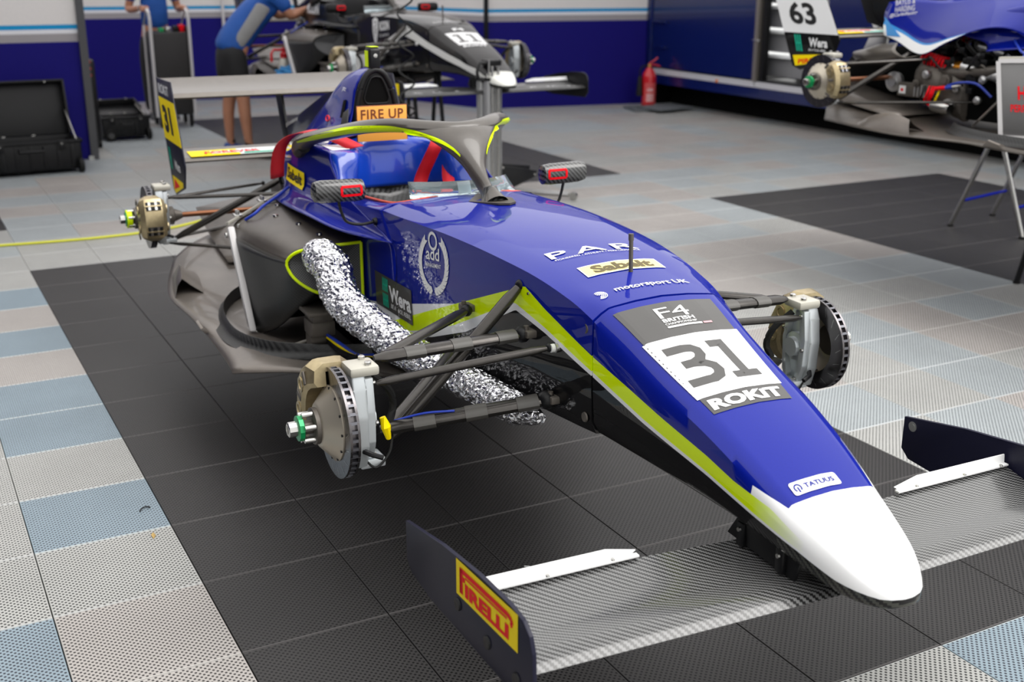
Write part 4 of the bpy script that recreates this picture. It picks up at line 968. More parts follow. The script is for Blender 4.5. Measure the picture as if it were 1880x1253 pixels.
    # raised cell where the pod sits: outer wall of the tray
    LIP = [(-1.07, -.285, .37), (-1.10, -.37, .37), (-1.16, -.48, .37), (-1.25, -.59, .37), (-1.40, -.66, .37), (-1.60, -.665, .37), (-1.80, -.63, .37), (-1.98, -.55, .37), (-2.1, -.45, .37)]
    lp = cr(LIP, 40); cen = Vector((-1.5, -.3, 0)); rows = []
    for p in lp:
        o_ = (p-cen); o_.z = 0; o_.normalize()
        rows.append([p+o_*.040+Vector((0, 0, .004)), p+o_*.018+Vector((0, 0, .010)), p+o_*.007+Vector((0, 0, .025)), p+Vector((0, 0, .046)), p-o_*.003+Vector((0, 0, .048)), p-o_*.012+Vector((0, 0, .005))])
    bm = bmesh.new(); gridV(bm, rows); both(root, bmo('floor_lip', bm, M['carbon_side'], root, 50))
    # upswept fence at the floor's rear outer corner and small winglet
    rows = [[Vector((x, y, z)) for x, y, z in ((-2.12-t*.5, -.755+t*.07, .366), (-2.14-t*.5, -.74+t*.07, .366+.06*math.sin(PI*min(1, t+.25))**.7), (-2.16-t*.5, -.715+t*.07, .372+.085*math.sin(PI*min(1, t+.25))**.7), (-2.15-t*.5, -.685+t*.07, .372+.05*math.sin(PI*min(1, t+.25))**.7), (-2.12-t*.5, -.64+t*.07, .380))] for t in [i/10 for i in range(11)]]
    bm = bmesh.new(); gridV(bm, rows); o = bmo('floor_tunnel_fairing', bm, M['carbon_floor'], root, 50); both(root, o)
    o = prism('floor_edge_notch', [(-1.60, -.742, .364), (-1.70, -.745, .368), (-1.66, -.765, .40), (-1.60, -.76, .385)], (0, .01, .004), M['carbon_floor'], root, .001); both(root, o)
    dif = tracks('diffuser', [[(-2.5, 0, .40), (-2.9, 0, .47), (-3.2, 0, .55)], [(-2.5, -.25, .40), (-2.9, -.25, .47), (-3.2, -.25, .55)], [(-2.5, -.45, .40), (-2.9, -.45, .46), (-3.15, -.45, .53)]], M['carbon_floor'], root, 8)
    # pod: carbon duct with its mouth facing forward
    pod = None
    if K['n'] != '63':
        PT = [[(-1.10, -.295, .772), (-1.3, -.30, .782), (-1.6, -.30, .79), (-1.96, -.30, .785)],
              [(-1.11, -.36, .768), (-1.3, -.37, .784), (-1.6, -.38, .79), (-1.92, -.38, .775)],
              [(-1.14, -.45, .758), (-1.35, -.46, .772), (-1.6, -.47, .772), (-1.86, -.47, .755)],
              [(-1.165, -.50, .745), (-1.38, -.53, .75), (-1.6, -.555, .742), (-1.79, -.565, .728)],
              [(-1.185, -.532, .708), (-1.35, -.553, .695), (-1.6, -.582, .69), (-1.76, -.59, .68)],
              [(-1.175, -.525, .665), (-1.33, -.545, .62), (-1.5, -.575, .58), (-1.68, -.59, .56)],
              [(-1.155, -.495, .63), (-1.28, -.53, .56), (-1.45, -.565, .46), (-1.58, -.585, .40)],
              [(-1.13, -.45, .605), (-1.22, -.49, .53), (-1.38, -.535, .42), (-1.50, -.57, .375)]]
        pod = tracks('sidepod_duct', PT[:5], M['carbon_dust'], root, 22, 20, mirror=False, thick=.006); both(root, pod)
        both(root, tracks('sidepod_wall', PT[4:], M['carbon_side'], root, 22, 14, mirror=False, thick=.006))
        both(root, box('pod_shade_backing', (-1.62, -.52, .385), (-1.60, -.29, .70), M['void'], root)); both(root, box('pod_shade_side', (-1.62, -.305, .38), (-1.115, -.290, .76), M['void'], root))  # near-black panels added as the shade of the hollow behind the pump
        mo = [(-1.10, -.297, .772), (-1.11, -.36, .768), (-1.135, -.44, .760), (-1.165, -.505, .742), (-1.186, -.533, .708), (-1.176, -.524, .668), (-1.155, -.495, .634), (-1.13, -.445, .604), (-1.112, -.38, .588), (-1.10, -.297, .578)]
        mo2 = cr(mo, 40)
        o = tube('inlet_outline', mo2+mo2[:1], .0055, M['lime'] if K['n'] == '31' else M['black'], root, 8); both(root, o)
        bm = bmesh.new(); c = Vector((-1.15, -.38, .69)); vc = bm.verts.new(c); vv = [bm.verts.new(p+Vector((-.006, 0, 0))) for p in mo2]
        for i in range(len(vv)): bm.faces.new((vc, vv[i], vv[(i+1) % len(vv)]))
        both(root, bmo('inlet_screen', bm, M['screen'], root))
        tracks_under = [[(-1.13, -.45, .605), (-1.22, -.49, .53), (-1.38, -.535, .42), (-1.50, -.57, .375)], [(-1.12, -.30, .578), (-1.5, -.30, .60), (-1.7, -.30, .55), (-1.8, -.30, .50)]]
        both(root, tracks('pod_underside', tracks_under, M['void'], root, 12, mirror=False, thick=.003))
    # radiator leaning behind the pod
    q0, q1, q2, q3 = Vector((-1.775, -.600, .715)), Vector((-1.545, -.600, .39)), Vector((-1.75, -.33, .39)), Vector((-1.97, -.33, .785))
    ra = prism('radiator', [q0+Vector((.0, .03, 0)), q1+Vector((.0, .03, 0)), q2, q3], (.045, -.0, .02), M['rad_core'], root, .002)
    if K['n'] != '63': both(root, ra)
    else: D.objects.remove(ra)
    tk = prism('radiator_end_tank', [q0, q1, q1+Vector((.070, -.008, .0)), q0+Vector((.052, -.008, .016))], (0, .026, 0), M['offwhite'], root, .006)
    if K['n'] != '63': lathe('bleed_fitting', [(0, 0), (0, .010), (.008, .010), (.010, .006), (.010, 0)], (-1.742, -.606, .695), (0, -1, 0), M['steel'], tk, 14)
    if K['n'] != '63': both(root, tk)
    else: D.objects.remove(tk)
    tt = prism('radiator_top_tank', [q0+Vector((-.012, 0, .004)), q3+Vector((-.012, 0, .004)), q3+Vector((.035, 0, .018)), q0+Vector((.035, 0, .018))], (0, 0, .014), M['cream'], root, .003)
    for t in ((.18, .62) if K['n'] != '63' else ()):
        p = q0.lerp(q3, t)+Vector((.012, 0, .03)); bm = bmesh.new(); boxb(bm, p-Vector((.022, .016, .004)), p+Vector((.022, .016, .004)), None, .002)
        for dx in (-.012, .012): cylb(bm, p+Vector((dx, 0, 0)), p+Vector((dx, 0, .018)), .006, n=8)
        bmo('bolted_clamp', bm, M['steel'], tt, smooth=35)
    if K['n'] != '63': both(root, tt)
    else: D.objects.remove(tt)
    both(root, tube('coolant_hose', [(-1.72, -.54, .752), (-1.70, -.51, .775), (-1.76, -.46, .79), (-1.84, -.38, .81), (-1.9, -.32, .83)], .006, M['blue_hose'], root, 8, res=24))
    for p in ((-1.62, -.45, .781), (-1.42, -.42, .786), (-1.24, -.40, .783), (-1.78, -.40, .788)):
        both(root, lathe('fastener', [(-.004, 0), (-.004, .011), (.002, .010), (.003, 0)], p, (0, 0, 1), M['steel'], root, 12))
    if K['n'] == '63': engine_bay(root)
    pm = bmesh.new(); boxb(pm, (-1.245, -.49, .527), (-1.10, -.38, .541), None, .003); boxb(pm, (-1.225, -.47, .500), (-1.12, -.40, .527), None, .003); boxb(pm, (-1.225, -.475, .445), (-1.13, -.39, .500), None, .006); cylb(pm, (-1.19, -.47, .425), (-1.19, -.40, .425), .035)
    both(root, bmo('pump_unit', pm, M['casting'], root, 35))
    for k, c_ in enumerate(('blue_hose', 'yellow', 'black', 'black')):
        both(root, tube('hose', [(-1.13, -.42, .45-.008*k), (-1.04, -.40, .44-.01*k), (-1.0, -.36, .41), (-1.0, -.30, .40-.005*k)], .006, M[c_], root, 6, res=14))
    both(root, tube('strut', [(-1.30, -.50, .375), (-1.17, -.42, .44)], .005, M['cream'], root, 8))
    # ---- front wing
    wn = K['wing']; rows = []
    for y in [-.71+i*1.42/40 for i in range(41)]:
        b = min(1, max(0, (abs(y)-.12)/.2)); xl = 1.008+.02*(1-abs(y)/.71)
        pr2 = [(0, .470), (-.012, .482), (-.05, .488), (-.11, .484-.004*b), (-.18, .482+.002*b), (-.25, .492+.008*b), (-.25, .488+.008*b), (-.18, .474), (-.11, .470), (-.05, .466), (-.012, .464)]
        rows.append([Vector((xl+a, y, z)) for a, z in pr2])
    fw = loft('front_wing', rows, wn, root, 45)
    for sg in (-1, 1):
        gy = prism('gurney_strip', [(.762, sg*.35, .506), (.775, sg*.35, .506), (.770, sg*.705, .506), (.757, sg*.705, .506)], (0, 0, .004), M['white'], root)
        prism('gurney_flange', [(.760, sg*.36, .508), (.757, sg*.705, .508), (.7545, sg*.705, .530), (.7575, sg*.42, .530), (.760, sg*.35, .515)], (-.003, 0, 0), M['white'], gy)
        for yy in (.41, .56, .68):
            lathe('rivet', [(0, 0), (0, .005), (.003, .004), (.003, 0)], (.769, sg*yy, .510), (0, 0, 1), M['steel'], gy, 10)
    pe = [(.412, .506), (.62, .545), (.80, .567), (.93, .574), (.985, .570), (1.012, .552), (1.024, .522), (1.028, .44), (.99, .40), (.55, .385), (.44, .392), (.412, .415)]
    fe = prism('front_wing_endplate', [(x, -.714, z) for x, z in pe], (0, -.009, 0), K['endplate'], root, .0015)
    for p in ((.70, .452), (.84, .444), (.965, .438)):
        lathe('endplate_bolt', [(0, 0), (0, .014), (.004, .013), (.005, .006), (.003, 0)], (p[0], -.7235, p[1]), (0, -1, 0), M['black'], fe, 16)
    fe2 = mirror_copy(fe, root)
    if K['n'] == '31':
        fn = lambda u, v: Vector((.695+u, -.7245, .475+v+u*.075))
        place('tyre_sponsor_panel', rect2(.275, .078), M['yellow'], fn, fe)
        f2 = lambda u, v: Vector((.695+u, -.7255, .475+v+u*.075))
        W = .235; VF = addVF(strokes([[(.030, .008), (.030, .062)], [(.030, .060), (.245, .060)], [(.215, .048), (.25, .048)], ], .012), shiftVF(textmesh('IRELLI', .20, .030, .035), .050, .010))
        VF = addVF(strokes([[(.024, .010), (.024, .066)], [(.024, .061), (.236, .061)], [(.236, .061), (.25, .056), (.254, .048), (.246, .044)], [(.034, .045), (.044, .045)]], .010), strokes([[(.045, .051), (.232, .051)]], .004), shiftVF(textmesh('IRELLI', .195, .030, .05), .044, .010), strokes([[(.026, .010), (.026, .064)]], .015))
        place('tyre_sponsor_letters', VF, M['red'], f2, fe)
        lathe('round_sticker', [(0, 0), (0, .014), (.0008, .014), (.0008, .008), (.0012, .008), (.0012, 0)], (.445, .7135, .488), (0, -1, 0), M['alu'], fe2, 22)
        prism('roof_pylon', [], (0, 0, 0), None) if False else None
    for sg in (-1, 1):
        pl = prism('wing_pylon', [(.62+.13, sg*.105, .50), (.97, sg*.100, .487), (.985, sg*.098, .55), (.80, sg*.108, .575)], (0, sg*.008, 0), M['black'], root, .002)
        for x in (.80, .93):
            box('pylon_clamp', (x-.012, sg*.112-.006, .49), (x+.012, sg*.112+.006, .545), M['black'], pl, .003)
            lathe('bolt', [(0, 0), (0, .006), (.004, .005), (.004, 0)], (x, sg*.119, .53), (0, sg, 0), M['steel'], pl, 8)
    # ---- pitot mast and fasteners
    ma = tube('pitot_mast', [(.143, 0, .915), (.139, 0, 1.005)], .0055, M['casting'], root, 10)
    tube('mast_cap', [(.139, 0, 1.005), (.138, 0, 1.022)], .0068, M['casting'], ma, 10)
    for x, z in ((.258, .832), (.262, .605)):
        both(root, lathe('nose_fastener', [(-.002, 0), (-.002, .013), (.002, .012), (.001, 0)], (x, -.1935-(x-.258)*0, z), (0, -1, 0), M['casting'], root, 16))
    both(root, lathe('nose_fastener', [(-.002, 0), (-.002, .004), (.002, .004), (.002, 0)], (.015, -.2265, .862), (0, -1, 0), M['steel'], root, 10))
    # carbon tip under the white nose
    root['parts'] = 1; del root['parts']
    return root, dict(nose=nose, mono=mono, cov=cov, skin=sk, halo=halo, pod=pod)

KA = dict(n='31', livery=M['blue_livery'], paint=M['blue_paint'], pad=M['bright_blue'], padm=M['bright_blue'], low=None, rim=M['orange_rim'], wing=M['carbon_wing'], endplate=M['navy_matte'])
KB = dict(n='11', livery=M['black_livery'], paint=M['black_paint'], pad=M['black'], padm=M['black'], low=None, rim=M['black'], wing=M['carbon'], endplate=M['black'])
KC = dict(n='63', livery=M['blue_paint'], paint=M['blue_paint'], pad=M['bright_blue'], padm=M['bright_blue'], low=None, rim=M['black'], wing=M['carbon'], endplate=M['navy_matte'])
car, P31 = build_car(KA, (1.010, -4.461), -1.607, 0.0, 'blue and lime single-seater without wheels, number 31 on its nose')
carb, P11 = build_car(KB, (3.14, 1.29), -1.55, 0.36, 'black and white single-seater, number 11, raised behind the blue one')
carc, P63 = build_car(KC, (4.81, -4.80), -1.50, 0.49, 'blue single-seater with open engine bay, number 63 endplate, at right')

bt = bvh_of(P31['nose'], P31['mono'])
def top(name, VF, m, x0, y0, lift=0, sub=.015):
    f = surf_top(bt, x0, y0)
    return place(name, VF, m, (lambda u, v: f(u, v)+Vector((0, 0, lift))) if lift else f, P31['nose'] if x0 > .30 else P31['mono'], sub)
CY = -.014
def trap(w0, w1, h, nu=10, nv=16):   # w0 near (bottom, towards tip), w1 far
    V, F = rect2(1, 1, nu, nv)
    return [((a-.5)*(w0+(w1-w0)*b), b*h) for a, b in V], F
top('number_panel_charcoal', trap(.208, .276, .372, 12, 24), M['grey_decal'], .686, CY)
top('number_panel_white', trap(.226, .262, .200, 12, 14), M['white'], .636, CY, .0006)
def ribbon(P, w_):
    P = [Vector(p) for p in P]; n_ = len(P); A, B = [], []
    for i in range(n_):
        d0 = (P[i]-P[i-1]).normalized() if i else (P[1]-P[0]).normalized(); d1 = (P[i+1]-P[i]).normalized() if i < n_-1 else d0
        d = (d0+d1).normalized(); k = 1/max(.5, d.dot(d0)); m2 = Vector((-d.y, d.x))*w_/2*k; A.append(tuple(P[i]-m2)); B.append(tuple(P[i]+m2))
    return A+B, [(i, i+1, n_+i+1, n_+i) for i in range(n_-1)]
def big(W, H, s):
    g = []
    if s == '3': g = [ribbon([(.0, .91), (.36, .91), (.50, .885), (.575, .81), (.575, .70), (.50, .595), (.36, .535), (.14, .535)], .18), ribbon([(.30, .535), (.52, .49), (.64, .39), (.66, .27), (.60, .155), (.46, .095), (.0, .095)], .18)]
    else: g = [ribbon([(.02, .90), (.30, .90)], .17), ribbon([(.33, .985), (.33, .04)], .21), ribbon([(.02, .08), (.64, .08)], .16)]
    V, F = addVF(*g); return [(a*W/.68, b*H) for a, b in V], F
top('numeral_three', shiftVF(big(.094, .135, '3'), -.100, 0), M['grey_decal'], .602, CY, .0014)
top('numeral_one', shiftVF(big(.075, .135, '1'), .014, 0), M['grey_decal'], .602, CY, .0014)
VF = textmesh('ROKiT', .19, .032, .05); top('sponsor_name', ([(a-.095, b) for a, b in VF[0]], VF[1]), M['white'], .678, CY-.002, .0012)
VF = textmesh('F4', .088, .038, .0); top('series_logo', ([(a-.046, b) for a, b in VF[0]], VF[1]), M['white'], .372, CY+.004, .0012)
VF = textmesh('BRITISH', .088, .012, .03); top('series_name', ([(a-.046, b) for a, b in VF[0]], VF[1]), M['white'], .387, CY+.004, .0012)
VF = textmesh('CHAMPIONSHIP', .088, .007, .0); top('series_name', ([(a-.046, b) for a, b in VF[0]], VF[1]), M['white'], .397, CY+.004, .0012)
top('series_bar', rect2(.096, .006, 6, 1, -.046, 0), M['white'], .407, CY+.004, .0012)
top('series_bar_flag', rect2(.024, .006, 3, 1, .054, 0), mat('pink_flag', (.7, .35, .38), .5), .407, CY+.004, .0012)
top('sabelt_panel', rect2(.230, .060, 16, 4, -.115, 0), M['white'], .131, CY+.012, .0003)
top('sabelt_panel_yellow', rect2(.222, .052, 16, 4, -.111, .004), mat('pale_yellow', (.85, .72, .30), .4), .131, CY+.012, .0009)
VF = textmesh('Sabelt', .175, .042, .045); top('sabelt_lettering', ([(a-.0875, b) for a, b in VF[0]], VF[1]), mat('olive_ink', (.10, .07, .01), .45), .123, CY+.012, .0016)
VF = textmesh('motorsport UK', .215, .026, .015); top('motorsport_lettering', ([(a-.10, b) for a, b in VF[0]], VF[1]), M['white'], .236, CY+.020, .0008)
S_ = []
for k in range(4): S_.append(arc(0, 0, .004+.0042*k, -120, 170-14*k, 18))
top('motorsport_mark', shiftVF(strokes(S_, .0022), -.128, .010), M['white'], .240, CY+.004, .0008)
VF = textmesh('PAR', .265, .045, .01, 0, 1.35); top('club_lettering', ([(a-.133, b) for a, b in VF[0]], VF[1]), M['white'], -.008, CY, .0008)
VF = textmesh('PIONEERED / ATHLETE / PERFORMANCE', .255, .008, 0); top('club_motto', ([(a-.128, b) for a, b in VF[0]], VF[1]), M['white'], .006, CY, .0008)
top('maker_badge', rect2(.118, .030, rr=.006, x0=-.059), M['white'], .926, CY-.010, .0004, .012)
VF = textmesh('TATUUS', .075, .011, .02); top('maker_lettering', ([(a-.028, b+.009) for a, b in VF[0]], VF[1]), M['blue_paint'], .926, CY-.010, .0016)
top('maker_mark', addVF(strokes([arc(-.044, .014, .008, -50, 230, 14)], .003), strokes([[(-.044, .004), (-.044, .016)]], .003)), M['blue_paint'], .926, CY-.010, .0016, .006)
# right-hand side decals
bs = bvh_of(P31['nose'], P31['mono'], P31['skin'])
def side(name, VF, m, x0, z0, slope=0, off=.0018, sub=.02, par=None):
    return place(name, VF, m, surf_side(bs, x0, z0, slope, off), par or P31['mono'], sub)
side('tool_sponsor_panel', rect2(.315, .115, 10, 4), M['grey_decal'], -1.0, .582, .02, .0025)
side('tool_sponsor_name', textmesh('Wera', .185, .052, .035), M['white'], -.875, .622, .02, .0035)
side('tool_sponsor_line', textmesh('BE A TOOL REBEL', .17, .015, .01, .2), M['white'], -.865, .600, .02, .0035)
side('tool_sponsor_mark', addVF(*[strokes([[(.013*k, 0), (.013*k+.003, .045)], ], .008) for k in range(4)], *[strokes([[(.013*k+.002, -.052), (.013*k, -.008)]], .008) for k in range(4)], strokes([[(0, .022), (.04, .022)], [(0, -.03), (.04, -.03)]], .006)), M['teal'], -.93, .645, .02, .0035)
# laurel crest with ring
L = []
for sg in (-1, 1):
    for k in range(13):
        t = R(-86+128*k/12); cx_, cy_ = sg*.090*math.cos(t)*1.0, .085*math.sin(t)
        a = math.atan2(.085*math.cos(t), -.090*math.sin(t)*sg) 
        for da in (.5, -.35):
            b = a+da*sg; lw_, ll = .007, .030
            p = [(0, 0), (ll*.45, lw_), (ll, 0), (ll*.45, -lw_)]
            V = [(cx_+x*math.cos(b)-y*math.sin(b), cy_+x*math.sin(b)+y*math.cos(b)) for x, y in p]
            L.append((V, [(0, 1, 2, 3)]))
side('laurel_crest', addVF(*L), M['white'], -.517, .826, .12, .0022, par=P31['mono'])
side('crest_ring', strokes([arc(0, 0, .026, 0, 360, 28, .024)], .009), M['white'], -.519, .893, .0, .0022, .01)
side('crest_lettering', textmesh('add', .090, .038, .014), M['white'], -.565, .830, .12, .0022)
side('crest_lettering', textmesh('MANAGEMENT', .105, .012, .01), M['white'], -.570, .808, .12, .0022)
bcv = bvh_of(P31['cov'])
fcv = surf_side(bcv, -1.985, .848, .0, .006)
place('sabelt_side_panel', rect2(.27, .064, 12, 4), M['yellow'], fcv, P31['cov'])
fcv2 = surf_side(bcv, -1.965, .860, .0, .0085)
place('sabelt_side_lettering', textmesh('Sabelt', .225, .042, .02), M['ink'], fcv2, P31['cov'], .03)
place('cover_lettering', textmesh('ptc', .05, .02, .01), M['white'], surf_side(bcv, -1.90, 1.19, 0, .006), P31['cov'], .02)
place('fin_lettering', textmesh('@CarlinRacing', .22, .022, .01, .3), M['white'], lambda u, v: Vector((-3.06+u, -.0055, .905+v+u*.28)), P31['cov'])
place('lime_lower_stripe', ([], []), M['lime'], lambda u, v: Vector(), P31['cov']) if False else None
# cables over the belt: red shoulder straps
def strap(name, P, wd, wdir, parent, m=M['belt']):
    pts = cr(P, 30); wdir = Vector(wdir).normalized(); rows = [[p-wdir*wd/2, p+wdir*wd/2] for p in pts]
    bm = bmesh.new(); gridV(bm, rows); o = bmo(name, bm, m, parent, 60); md = o.modifiers.new('t', 'SOLIDIFY'); md.thickness = .003; return o
strap('seat_belt', [(-1.62, .20, 1.028), (-1.50, .155, 1.045), (-1.46, .13, 1.025), (-1.48, .105, .96), (-1.50, .085, .90), (-1.49, .07, .85), (-1.47, .06, .82)], .052, (.25, 1, 0), car)
strap('seat_belt', [(-1.66, .235, 1.030), (-1.55, .225, 1.035), (-1.50, .20, 1.0), (-1.47, .18, .92), (-1.38, .15, .86), (-1.33, .12, .82)], .045, (.5, 1, 0), car)
strap('seat_belt', [(-1.50, -.17, 1.03), (-1.60, -.21, 1.052), (-1.75, -.25, 1.062), (-1.90, -.285, 1.035), (-1.99, -.315, .98), (-2.03, -.325, .90), (-2.04, -.325, .845)], .062, (.6, .75, .25), car)
pass
bm = bmesh.new(); boxb(bm, (-1.485, .03, .79), (-1.455, .085, .83), None, .004); bmo('belt_buckle', bm, M['black'], car)
# car 11 and car 63 lettering
bt11 = bvh_of(P11['nose'], P11['mono'])
def top11(name, VF, m, x0, y0, lift=0, sub=.02):
    f = surf_top(bt11, x0, y0); return place(name, VF, m, lambda u, v: f(u, v)+Vector((0, 0, lift)), P11['nose'], sub)
top11('number_panel_white', trap(.226, .262, .200, 8, 10), M['white'], .636, 0)
for k in (0, 1): top11('numeral_one', shiftVF(big(.085, .13, '1'), -.095+.105*k, 0), M['grey_decal'], .60, 0, .001)
VF = textmesh('ROKiT', .19, .03, .04); top11('sponsor_name', ([(a-.095, b) for a, b in VF[0]], VF[1]), M['white'], .676, 0, .001)
VF = textmesh('F4', .088, .04, .05); top11('series_logo', ([(a-.044, b) for a, b in VF[0]], VF[1]), M['white'], .41, 0, .001)
VF = textmesh('motorsport UK', .24, .03, .02); top11('motorsport_lettering', ([(a-.12, b) for a, b in VF[0]], VF[1]), M['white'], .24, 0, .001)
bs11 = bvh_of(P11['nose'], P11['mono'], P11['skin'])
def side11(name, VF, m, x0, z0, off=.003): return place(name, VF, m, surf_side(bs11, x0, z0, .1, off), P11['mono'], .02)
def big_ok(): pass
shp = [(-.045, .085), (0, .10), (.045, .085), (.045, .0), (.02, -.08), (0, -.11), (-.02, -.08), (-.045, 0)]
side11('shield_emblem', (shp, [tuple(range(8))]), M['white'], -.50, .82)
side11('emblem_drawing', strokes([[(-.02, .06), (.01, .07), (.02, .04), (-.01, .03), (.01, 0), (-.015, -.03), (.01, -.05), (0, -.08)], [(-.025, .03), (-.02, -.02)], [(.025, .02), (.02, -.03)]], .008), M['ink'], -.50, .82, .004)
side11('sponsor_name', textmesh('RODIN', .16, .07, .03), M['white'], -.43, .82)
side11('sponsor_name', textmesh('CARS', .15, .022, .01, 0, 1.8), M['white'], -.43, .775)
place('sponsor_name', textmesh('RODIN', .30, .10, .03), M['white'], surf_side(bvh_of(P11['cov']), -1.95, .90, 0, .007), P11['cov'], .03)
place('tyre_sponsor_panel', rect2(.25, .078), M['yellow'], lambda u, v: Vector((.70+u, -.7245, .465+v+u*.05)), carb)
for k in range(9):
    y = -.62+k*.15
    place('wing_lettering', textmesh('CHARGE'[k % 6], .06, .05, .03), M['white'], lambda u, v: Vector((.985-v*1.2, y+u, .4855+v*.02)), carb) if abs(y) > .2 else None
bc63 = bvh_of(P63['cov'])
f63 = surf_side(bc63, 0, 0, 0, .007)
# ------------------------------------------------------------------ things on and around the cars (car frame of the blue car baked to world)
def c2w(p, c=None):
    x, y, z = p; a = -1.607; return Vector((1.010+x*math.cos(a)-y*math.sin(a), -4.461+x*math.sin(a)+y*math.cos(a), z))
for o in (car, carb, carc): o['group'] = 'single-seater racing cars without wheels'
# foil-wrapped duct
DP = [(-1.17, -.445, .715), (-1.10, -.44, .735), (-1.00, -.43, .715), (-.90, -.438, .645), (-.72, -.405, .600), (-.52, -.365, .570), (-.32, -.30, .548), (-.12, -.28, .553), (.04, -.262, .558), (.13, -.245, .562)]
pts = cr([c2w(p) for p in DP], 170); rr = random.Random(3); bm = bmesh.new(); rows = []
for i, p in enumerate(pts):
    d = pts[min(i+1, 169)]-pts[max(i-1, 0)]; s, u = frame(d); t = i/169
    r0 = (.062*(1-t)+.040*t)*(1 if t < .93 else 1-(t-.93)*9)*min(1, .55+t*9)
    r0 *= 1+.07*abs(math.sin(t*PI*19))+.02*math.sin(t*2*PI*37)
    rows.append([p+(s*math.cos(a)+u*math.sin(a))*r0*(1+rr.uniform(-.045, .045)) for a in [2*PI*j/40 for j in range(40)]])
vr = gridV(bm, rows, True); bm.faces.new(vr[0]); bm.faces.new(vr[-1])
tag(bmo('foil_duct', bm, M['foil'], None, 0), 'crumpled silver foil hose running from the sidepod inlet under the nose', 'duct')
# FIRE UP board
sg = empty('sign_board', c2w((-1.60, -.03, 1.035)), 'orange FIRE UP board leaning on the headrest in the blue cockpit', 'sign', -1.607)
box('board', (-.004, -.098, -.002), (.004, .098, .128), M['orange'], sg, .001)
place('lettering', textmesh('FIRE UP', .168, .036, .018, 0, 1.1), M['brown_ink'], lambda u, v: Vector((.0048, -.084+u, .080+v)), sg)
tube('board_edge', [(.0, -.098, -.002), (.0, -.098, .128), (.0, .098, .128), (.0, .098, -.002)], .0035, M['brown_ink'], sg, 6)

# trestles under the cars
def trestle(loc, rz, h, w_, spread, label, m=None):
    t = empty('trestle', loc, label, 'stand', rz, None); m = m or M['steel']
    for sx_ in (-1, 1):
        for sy in (-1, 1):
            tube('leg', [(sx_*w_/2, sy*.03, h), (sx_*w_/2, sy*spread/2, .012)], .016, m, t, 12)
            lathe('foot', [(0, 0), (0, .02), (.012, .02), (.012, 0)], (sx_*w_/2, sy*spread/2, 0), (0, 0, 1), M['rubber'], t, 12)
    tube('top_bar', [(-w_/2-.03, 0, h+.005), (w_/2+.03, 0, h+.005)], .02, m, t, 12)
    for sy in (-1, 1): tube('cross_bar', [(-w_/2, sy*spread*.35, h*.30), (w_/2, sy*spread*.35, h*.30)], .010, M['blue_paint'], t, 8)
    return t
trestle((5.95, -1.75, 0), R(12), .62, .55, .50, 'polished steel trestle on the charcoal tiles below the 63 car')
m_ = M['black']
trestle((1.10, -2.25, 0), 0, .315, .30, .20, 'low black stand under the middle of the blue 31 car', m_)
trestle((3.15, 3.1, 0), 0, .672, .30, .30, 'tall stand under the middle of the black 11 car', M['blue_paint'])
trestle((3.14, 1.5, 0), 0, .85, .22, .34, 'tall black stand under the front of the black 11 car', m_)
trestle((4.93, -3.0, 0), 0, .81, .30, .40, 'tall black stand under the middle of the 63 car', m_)
trestle((4.82, -4.6, 0), 0, .94, .22, .40, 'tall black stand under the nose of the 63 car', m_)

# lifting column beside car 11
jk = empty('lifting_column', (3.10, .31, 0), 'tall aluminium lifting column standing before the nose of car 11', 'jack', R(8))
bm = bmesh.new()
P = []
for k in range(4):
    a = k*PI/2
    for x, y in ((.075, -.045), (.060, -.045), (.060, -.02), (.045, -.012), (.045, .012), (.060, .02), (.060, .045), (.075, .045), (.062, .062)):
        P.append((x*math.cos(a)-y*math.sin(a), x*math.sin(a)+y*math.cos(a)))
prism('column_profile', [(x, y, .06) for x, y in P], (0, 0, .86), M['alu'], jk, 0)
for x in (-.03, .02): tube('inner_ram', [(x, -.078, .1), (x, -.078, 1.0)], .009, M['steel'], jk, 12)
tube('inner_ram', [(-.045, -.06, .75), (-.045, -.06, 1.05)], .008, M['steel'], jk, 10)
lathe('collar', [(0, .085), (0, .095), (.02, .095), (.02, .03)], (0, 0, .915), (0, 0, 1), M['black'], jk, 24)
for k in range(4):
    a = PI/4+k*PI/2; lathe('bolt', [(0, 0), (0, .011), (.016, .011), (.016, 0)], (.082*math.cos(a), .082*math.sin(a), .935), (0, 0, 1), M['steel'], jk, 8)
box('head_block', (-.03, -.05, 1.01), (.07, .05, 1.05), M['black'], jk, .006)
tube('head_rod', [(.02, 0, .92), (.02, 0, 1.02)], .02, M['steel'], jk, 12)
tube('control_lever', [(-.03, -.02, 1.03), (-.09, -.02, 1.03), (-.12, -.03, .98), (-.11, -.04, .93), (-.08, -.06, .92)], .011, M['black'], jk, 8, res=16)
box('label_plate', (.040, -.079, .60), (.060, -.074, .70), M['black'], jk, .001)
prism('side_bracket', [(.06, -.05, .33), (.06, -.05, .15), (.12, -.05, .14), (.38, -.05, .22), (.38, -.05, .26)], (0, .012, 0), M['black'], jk, .002)
prism('side_bracket', [(.06, .06, .33), (.06, .06, .15), (.12, .06, .14), (.40, .06, .24), (.40, .06, .28)], (0, .012, 0), M['black'], jk, .002)
for p in ((.08, .31), (.08, .18), (.36, .235)): lathe('bolt', [(0, 0), (0, .009), (.005, .008), (.005, 0)], (p[0], -.05, p[1]), (0, -1, 0), M['steel'], jk, 10)
box('base_plate', (-.12, -.12, .0), (.12, .12, .06), M['black'], jk, .008)
d = Vector((1.0, .75, 0)).normalized()
tube('base_beam', [(.0, .0, .045), (.42, .44, .045)], .03, M['black'], jk, 4)
tube('foot_bar', [(.42, .48, .04), (.72, .0, .04)], .022, M['alu'], jk, 4)
